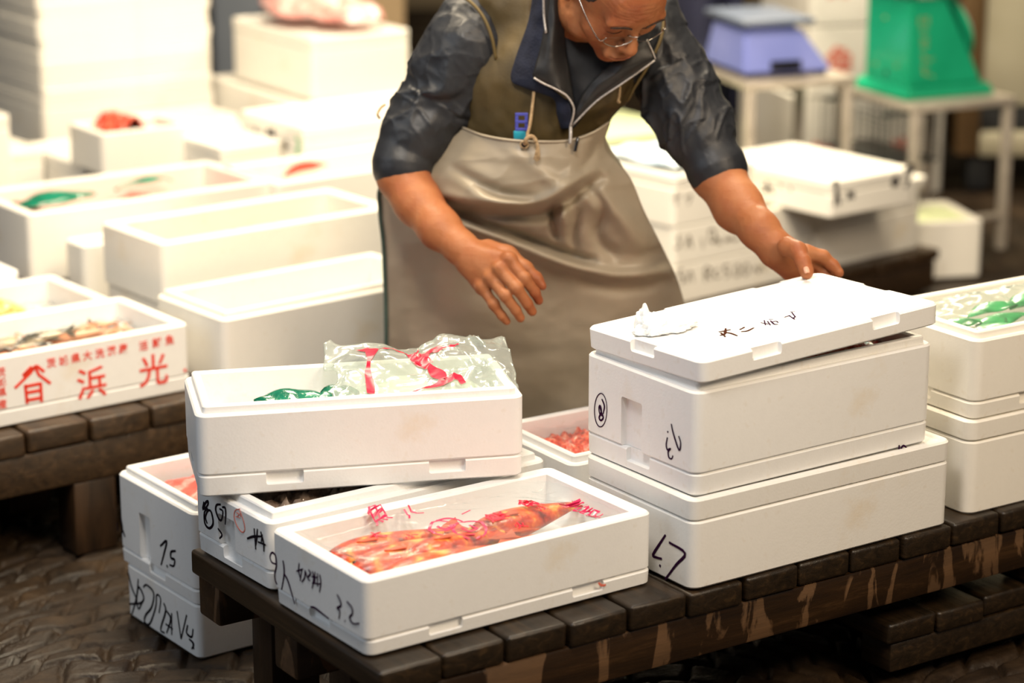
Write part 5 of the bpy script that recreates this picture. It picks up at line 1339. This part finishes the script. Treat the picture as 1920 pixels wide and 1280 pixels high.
write_px(qb, 'end', [[(1428, 348), (1450, 352)], [(1438, 338), (1438, 362)], [(1440, 352), (1430, 360)], [(1442, 352), (1450, 362)], [(1462, 345), (1466, 352)], [(1480, 350), (1484, 357)]], .0075, 'ink')
# pale cloth on the three boxes
M['paleblue'] = mat_noise('pale_blue_cloth', [(.3, (.45, .62, .80)), (.6, (.75, .85, .92)), (.75, (.92, .95, .96))], 14, .5, .4)
g = [[(.03+.21*j/30, .03+.27*i/20, .306+.004*math.sin(j*.5)+.004*math.sin(i*.6+j*.2)) for j in range(31)] for i in range(21)]
o = sheet('folded_cloth', [[(tl.location.x+dv(SY)[0].x*p[0]+dv(SY)[1].x*p[1], tl.location.y+dv(SY)[0].y*p[0]+dv(SY)[1].y*p[1], p[2]-.312+.437) for p in r] for r in g], 'paleblue', None, .003)
tag(o, 'pale blue cloth lying on the three stacked boxes behind the man', 'cloth')
# box seen through the crook of the arm
M['palegreen'] = mat_plain('pale_green_foam', (.72, .80, .48), .6)
pgx, pgy = px_at(1130, 250, .35)
pg = fish_box('pale green crate seen under the lifting arm of the man', (pgx, pgy), 33, .30, .34, .30, .05-.047, wall=.03, lip=False, notch=False); pg.data.materials[0] = M['palegreen']
pgl = foam_lid('pale green lid on the crate seen under the lifting arm', (pgx, pgy), 33, .30, .34, .304, H=.03, notches=False); pgl.data.materials[0] = M['palegreen']
# single box on the ground at the right
rx, ry = px_at(1845, 412, .155)
sb = fish_box('single cream foam box on the ground beneath the green scale stand', shift((rx, ry), -.245, 0, 12), 12, .245, .26, .152, .002, wall=.02, lip=False, notch=False, mat='styro_cream')
surface('folded_cloth', sb, .02, .225, .02, .24, lambda u, v, x, y: .138, 'palegreen', 'pale sheet lying in the single box on the ground', 'cloth', 30, 16, .002, None, .006, 71, 30)
# ---- stainless stands
M['steel'] = mat_noise('brushed_steel', [(.3, (.42, .37, .31)), (.7, (.58, .52, .45))], 30, .35, .1, metal=.35, stretch=(1, 10, 1))
def stand(name, label, corner, yaw, L, W, zt, shelf=True):
    s = empty(name, (corner[0], corner[1], 0), math.radians(yaw)); tag(s, label, 'stand')
    bevbox('table_top', 0, 0, zt-.022, L, W, zt, 'steel', s, b=.003)
    for x in (.004, L-.030):
        for y in (.004, W-.030): bevbox('leg', x, y, .002, x+.026, y+.026, zt-.0225, 'steel', s, b=.003)
    for y in (.004, W-.026): bevbox('rail', .031, y, .09, L-.031, y+.018, .108, 'steel', s, b=.003)
    return s
c = px_at(1715, 198, .43); cg_ = px_at(1703, 190, .431)
st = stand('steel_stand', 'stainless steel stand carrying the green scale', c, 25, .335, .40, .43)
c2 = px_at(1400, 155, .50)
st2 = stand('steel_stand', 'stainless steel stand carrying the blue scale', c2, 18, .32, .34, .50)
# wire basket below the green scale
bk = empty('wire_basket', (c[0], c[1], 0), math.radians(25)); tag(bk, 'wire basket with a grid of fine wires under the green scale', 'basket')
M['wire'] = mat_plain('dark_wire', (.05, .06, .06), .4, metal=.6)
parts_ = []
for i in range(12): parts_.append(boxmesh(-.06-.0, .03+i*.030, .335, .0022, .0022, .13))
for k in range(9): parts_.append(boxmesh(-.06, .195, .275+k*.015, .0022, .34, .0022))
v, f = join_vf(parts_); mkobj('wire_grid', v, f, 'wire', bk, smooth=False)
parts_ = []
for k in range(9): parts_.append(boxmesh(.10, .195, .275+k*.015, .0022, .34, .0022))
for i in range(12): parts_.append(boxmesh(.10, .03+i*.030, .335, .0022, .0022, .13))
v, f = join_vf(parts_); mkobj('wire_grid', v, f, 'wire', bk, smooth=False)
bevbox('basket_floor', -.062, .025, .268, .102, .365, .272, 'wire', bk, b=.001)
bevbox('basket_hanger', -.064, .05, .395, .104, .06, .405, 'wire', bk, b=.001); bevbox('basket_hanger', -.064, .33, .395, .104, .34, .405, 'wire', bk, b=.001)
# ---- green spring scale
M['greenp'] = mat_noise('green_enamel', [(.3, (.006, .29, .145)), (.7, (.012, .38, .20))], 6, .32, .2, coat=.3)
M['rust'] = mat_noise('rusty_paint', [(.3, (.20, .20, .05)), (.7, (.42, .30, .10))], 40, .7, .2)
gs = empty('spring_scale', (cg_[0], cg_[1], .431), math.radians(25)); tag(gs, 'green enamelled spring scale with a slanting back and round dial', 'scale'); gs.scale = (1.16, 1.16, 1.1)
def prism(name, prof, y0, y1, mat, parent, b=.003):
    """profile in x,z extruded along y"""
    bm = bmesh.new(); A = [bm.verts.new((x, y0, z)) for x, z in prof]; B = [bm.verts.new((x, y1, z)) for x, z in prof]; n = len(prof)
    bm.faces.new(A); bm.faces.new(B[::-1])
    for i in range(n): bm.faces.new((A[i], B[i], B[(i+1) % n], A[(i+1) % n]))
    bmesh.ops.recalc_face_normals(bm, faces=bm.faces[:]); bmesh.ops.bevel(bm, geom=bm.edges[:], offset=b, segments=2, affect='EDGES')
    me = bpy.data.meshes.new(name); bm.to_mesh(me); bm.free(); me.materials.append(M[mat]); me.polygons.foreach_set('use_smooth', [True]*len(me.polygons))
    o = bpy.data.objects.new(name, me); COL.objects.link(o); o.parent = parent; autosmooth(o, 35); return o
prism('scale_base', [(-.005, 0), (.245, 0), (.245, .010), (.228, .030), (.010, .030), (-.005, .010)], .005, .225, 'greenp', gs)
body_s = prism('scale_body', [(.012, .0305), (.218, .0305), (.185, .10), (.105, .245), (.012, .245)], .022, .205, 'greenp', gs)
# round dial behind the slanting side
bm = bmesh.new(); bmesh.ops.create_cone(bm, cap_ends=True, segments=48, radius1=.094, radius2=.094, depth=.016)
bmesh.ops.rotate(bm, verts=bm.verts, cent=(0, 0, 0), matrix=Matrix.Rotation(math.radians(72), 3, 'Y')); bmesh.ops.translate(bm, verts=bm.verts, vec=(.178, .115, .155))
me = bpy.data.meshes.new('dial_case'); bm.to_mesh(me); bm.free(); me.materials.append(M['greenp']); dc = bpy.data.objects.new('dial_case', me); COL.objects.link(dc); dc.parent = gs; autosmooth(dc)
M['dialw'] = mat_plain('dial_face', (.75, .8, .78), .2)
bm = bmesh.new(); bmesh.ops.create_cone(bm, cap_ends=True, segments=48, radius1=.084, radius2=.084, depth=.006)
bmesh.ops.rotate(bm, verts=bm.verts, cent=(0, 0, 0), matrix=Matrix.Rotation(math.radians(72), 3, 'Y')); bmesh.ops.translate(bm, verts=bm.verts, vec=(.190, .115, .159))
me = bpy.data.meshes.new('dial_face'); bm.to_mesh(me); bm.free(); me.materials.append(M['dialw']); dc = bpy.data.objects.new('dial_face', me); COL.objects.link(dc); dc.parent = gs
bevbox('scale_pan_stem', .05, .09, .246, .08, .13, .290, 'steel', gs, b=.003)
bevbox('scale_pan', -.04, -.02, .291, .20, .24, .300, 'steel', gs, b=.003)
gw = Matrix.LocRotScale(gs.location, gs.rotation_euler, gs.scale)
pS = gw @ Vector((.012, .0213, 0)); nS = (gw.to_3x3() @ Vector((0, -1, 0))).normalized(); aS = (gw.to_3x3() @ Vector((1, 0, 0))).normalized()
def on_scale(lines, w, name):
    L = [[hit(1200+x/2.667, y/2.667, pS, nS) for x, y in l] for l in lines]; r = ribbons(name, L, nS, w, 'rust', None, sub=2)
    r.data.transform(gw.inverted()); r.parent = gs
on_scale([[(1395, 90), (1445, 88)], [(1398, 90), (1396, 130)], [(1440, 88), (1442, 130)], [(1398, 110), (1440, 108)], [(1400, 150), (1440, 145)], [(1420, 135), (1420, 170)], [(1400, 185), (1440, 215)], [(1440, 185), (1405, 220)], [(1405, 235), (1440, 230)], [(1420, 225), (1420, 250)],
          [(1405, 275), (1445, 300), (1470, 290)], [(1420, 270), (1420, 310)], [(1405, 340), (1440, 335)], [(1420, 325), (1425, 380)], [(1410, 360), (1470, 385)]], .0035, 'worn_characters')
pE = gw @ Vector((.0113, .022, 0)); nE = (gw.to_3x3() @ Vector((-1, 0, 0))).normalized()
hc = hit(1200+1230/2.667, 362/2.667, pE, nE)
tb = tube('drain_hole', [hc-nE*.004, hc+nE*.0012], .0075, 'black', None, n=16); tb.data.transform(gw.inverted()); tb.parent = gs
for x, y in ((1225, 88), (1178, 318), (1282, 330)):
    hc = hit(1200+x/2.667, y/2.667, pE, nE); tb = tube('rivet', [hc-nE*.002, hc+nE*.0016], .0042, 'rust', None, n=10); tb.data.transform(gw.inverted()); tb.parent = gs
# ---- blue scale
M['bluebody'] = mat_noise('lilac_blue_plastic', [(.3, (.16, .20, .55)), (.7, (.24, .28, .66))], 5, .45, .1)
M['bluegrey'] = mat_plain('blue_grey_plate', (.14, .17, .24), .35)
c3 = px_at(1392, 148, .501); bs = empty('digital_scale', (c3[0], c3[1], .501), math.radians(18)); tag(bs, 'blue scale with a flat grey weighing plate, on the left stand', 'scale'); bs.scale = (1.1, 1.05, 1.0)
def frustum(name, x0, y0, x1, y1, z0, z1, ins, mat, parent):
    v = [(x0, y0, z0), (x1, y0, z0), (x1, y1, z0), (x0, y1, z0), (x0+ins[0], y0+ins[1], z1), (x1-ins[2], y0+ins[1], z1), (x1-ins[2], y1-ins[1], z1), (x0+ins[0], y1-ins[1], z1)]
    bm = bmesh.new(); q = [bm.verts.new(p) for p in v]
    for f in ((0, 3, 2, 1), (4, 5, 6, 7), (0, 1, 5, 4), (1, 2, 6, 5), (2, 3, 7, 6), (3, 0, 4, 7)): bm.faces.new([q[i] for i in f])
    bmesh.ops.bevel(bm, geom=bm.edges[:], offset=.006, segments=2, affect='EDGES'); me = bpy.data.meshes.new(name); bm.to_mesh(me); bm.free(); me.materials.append(M[mat]); me.polygons.foreach_set('use_smooth', [True]*len(me.polygons))
    o = bpy.data.objects.new(name, me); COL.objects.link(o); o.parent = parent; autosmooth(o, 30); return o
fb_ = frustum('scale_body', .0, -.01, .235, .26, .012, .125, (.012, .03, .075), 'bluebody', bs)
bevbox('scale_neck', .03, .03, .122, .15, .22, .140, 'bluebody', bs, b=.004)
bevbox('weighing_plate', -.005, -.01, .1405, .185, .25, .156, 'bluegrey', bs, b=.004)
for x, y in ((.012, .005), (.2, .005), (.012, .23), (.2, .23)): bevbox('foot', x, y, .0, x+.025, y+.02, .0115, 'black', bs, b=.003)
bevbox('display_recess', .07, -.013, .018, .15, -.006, .045, 'black', bs, b=.002)
# ---- dark cloth behind the blue scale
M['navy'] = mat_noise('navy_cloth', [(.3, (.008, .009, .03)), (.7, (.02, .022, .06))], 9, .8, .3)
nx_ = []
for i in range(24):
    row = []
    for j in range(24):
        u = j/23; v = i/23; p = Vector((.46+.20*u, 6.92+.05*math.sin(u*9+v*2), .30+.75*v)); row.append(tuple(p))
    nx_.append(row)
o = sheet('hanging_cloth', nx_, 'navy', None, .02); tag(o, 'dark navy cloth hanging behind the blue scale', 'cloth')
# ---- printed cartons in the right background
cg = 'cream cartons with red printing at the back right'
crt = []
for i, (px, py, zt, L, W, H, lab) in enumerate(((1500, 62, .70, .42, .40, .17, 'upper cream box with red printing between the two scales'), (1500, 165, .525, .45, .42, .20, 'middle cream box with red printing between the two scales'), (1480, 262, .32, .50, .46, .30, 'lowest cream box with red printing between the two scales'))):
    x, y = px_at(1500, 300, .30); x += .0; y += .85
    x += (.12 if i < 2 else .08)
    z0_ = (.535, .325, .003)[i]; h_ = (.30, .205, .318)[i]
    o = fish_box(lab, (x, y), 16, L, W, h_, z0_, wall=.02, lip=False, notch=False, mat='styro_cream', group=None); crt.append(o)
    pS_, nS_ = face_plane(o, 'side'); ax_ = dv(16)[0]
    for k, ch in enumerate('鮮魚氷' if i != 1 else '魚市場'):
        org = Vector((x, y, z0_))+ax_*(.05+.13*k)+Vector((0, 0, h_*.30))+nS_*.0006
        text_obj('character_print', ch, .10, 'redpale', o, org, ax_, (0, 0, 1), bold=.002)
# ---- cold store at the far right
M['panel'] = mat_noise('beige_panel', [(.3, (.33, .29, .20)), (.6, (.46, .43, .32)), (.75, (.55, .52, .42))], 2.2, .4, .05)
M['rail'] = mat_plain('brown_rail', (.13, .075, .03), .5)
M['darkgap'] = mat_plain('dark_gap', (.02, .022, .025), .6)
cs = empty('cold_cabinet', (1.36, 7.30, 0)); tag(cs, 'beige cold cabinet with brown corner post at the right edge', 'cabinet')
bevbox('door_panel', .07, .0, .27, 1.1, .5, 1.9, 'panel', cs, b=.01)
bevbox('corner_post', .0, -.01, .12, .069, .5, 1.9, 'rail', cs, b=.006)
bevbox('skirting', .07, -.01, .115, 1.1, .5, .19, 'panel', cs, b=.01); bevbox('lower_rail', .07, .02, .191, 1.1, .5, .269, 'darkgap', cs, b=.004)
bevbox('foot', .05, .05, .002, .12, .12, .119, 'darkgap', cs, b=.004); bevbox('foot', .95, .05, .002, 1.02, .12, .119, 'darkgap', cs, b=.004)
# ---- back of the hall
M['wallm'] = mat_noise('hall_wall', [(.3, (.26, .20, .12)), (.7, (.44, .35, .22))], 1.5, .7, .1)
o = bevbox('wall_back', -5, 11.5, 0, 5, 11.7, 3.5, 'wallm', b=.01); o['kind'] = 'structure'
M['bluegreyp'] = mat_plain('blue_grey_paint', (.20, .23, .28), .5)
pst = empty('steel_locker', (-.98, 7.9, 0)); tag(pst, 'blue grey steel locker behind the tall stack of lids', 'locker')
bevbox('locker_body', 0, 0, .05, .25, .3, 1.6, 'bluegreyp', pst, b=.01); bevbox('locker_base', .01, .01, .002, .24, .29, .049, 'darkgap', pst, b=.004); bevbox('locker_door', .012, -.006, .07, .238, -.0005, 1.58, 'bluegreyp', pst, b=.004)
M['tanp'] = mat_plain('tan_carton', (.42, .30, .17), .7)
tc = fish_box('tall tan carton in the background beside the pink bag', (-.60, 7.9), 8, .25, .3, 1.0, .002, wall=.01, lip=False, notch=False, R=.004); tc.data.materials[0] = M['tanp']
# ---------------------------------------------------------------- camera, light, view
cd = bpy.data.cameras.new('camera'); cam = bpy.data.objects.new('camera', cd); COL.objects.link(cam)
cam.location = CAMP; cam.rotation_euler = (math.pi/2-PITCH, 0, 0)
cd.lens = 85; cd.sensor_width = 36; cd.clip_start = .05; cd.clip_end = 60
cd.dof.use_dof = True; cd.dof.focus_distance = 3.68; cd.dof.aperture_fstop = 2.2; cd.dof.aperture_blades = 0
SC.camera = cam
def area(name, loc, target, size, power, col, sy=None):
    l = bpy.data.lights.new(name, 'AREA'); l.size = size; l.energy = power; l.color = col
    if sy: l.shape = 'RECTANGLE'; l.size_y = sy
    o = bpy.data.objects.new(name, l); COL.objects.link(o); o.location = loc
    o.rotation_euler = (Vector(target)-Vector(loc)).to_track_quat('-Z', 'Y').to_euler(); return o
area('lamp_left_stalls', (-.6, 5.9, 2.5), (-.5, 5.5, .3), .8, 34, (1, .84, .62))
area('added_fill_left', (-.62, 4.35, 2.7), (-.75, 5.2, .4), .5, 50, (1, .84, .60))  # added fill that brightens the fronts of the left boxes, no known lamp
area('added_fill_right', (.62, 4.55, 2.5), (.85, 5.7, .3), .4, 30, (1, .84, .60))  # extra fill, added to lift the grey faces of the right-hand boxes
area('lamp_right_stalls', (.82, 7.0, 1.9), (.8, 5.6, .2), .4, 50, (1, .86, .62))
area('lamp_over_pallet', (.30, 3.95, 2.5), (.15, 3.55, .3), .4, 9, (1, .88, .72))
area('lamp_over_front', (-.12, 2.45, 2.15), (.05, 3.45, .35), .38, 17, (1, .93, .86))
area('lamp_front_right', (1.7, 1.8, 2.4), (.4, 3.4, .3), 1.0, 52, (1, .80, .57))
area('daylight_left', (-2.8, 2.4, 2.0), (-.4, 3.6, .3), 1.6, 17, (.76, .88, 1.0))
def spot(name, loc, target, power, col, cone, blend=.6, r=.12):
    l = bpy.data.lights.new(name, 'SPOT'); l.energy = power; l.color = col; l.spot_size = math.radians(cone); l.spot_blend = blend; l.shadow_soft_size = r
    o = bpy.data.objects.new(name, l); COL.objects.link(o); o.location = loc
    o.rotation_euler = (Vector(target)-Vector(loc)).to_track_quat('-Z', 'Y').to_euler(); return o
spot('added_spot_left', (-.55, 2.7, 2.5), (-.70, 5.0, .3), 95, (1, .87, .68), 46)  # invented spot, added to brighten the left background box fronts
spot('added_spot_right', (.95, 2.9, 2.4), (.85, 5.75, .3), 95, (1, .86, .66), 34)  # its counterpart, added for the box faces in the right background
w = bpy.data.worlds.new('world'); SC.world = w; w.use_nodes = True
w.node_tree.nodes['Background'].inputs[0].default_value = (.9, .85, .8, 1); w.node_tree.nodes['Background'].inputs[1].default_value = .07
SC.view_settings.view_transform = 'Standard'; SC.view_settings.look = 'None'; SC.view_settings.gamma = 1; SC.view_settings.exposure = .35
for o in bpy.data.objects:
    for k in ('_L', '_W', '_H'):
        if k in o: del o[k]
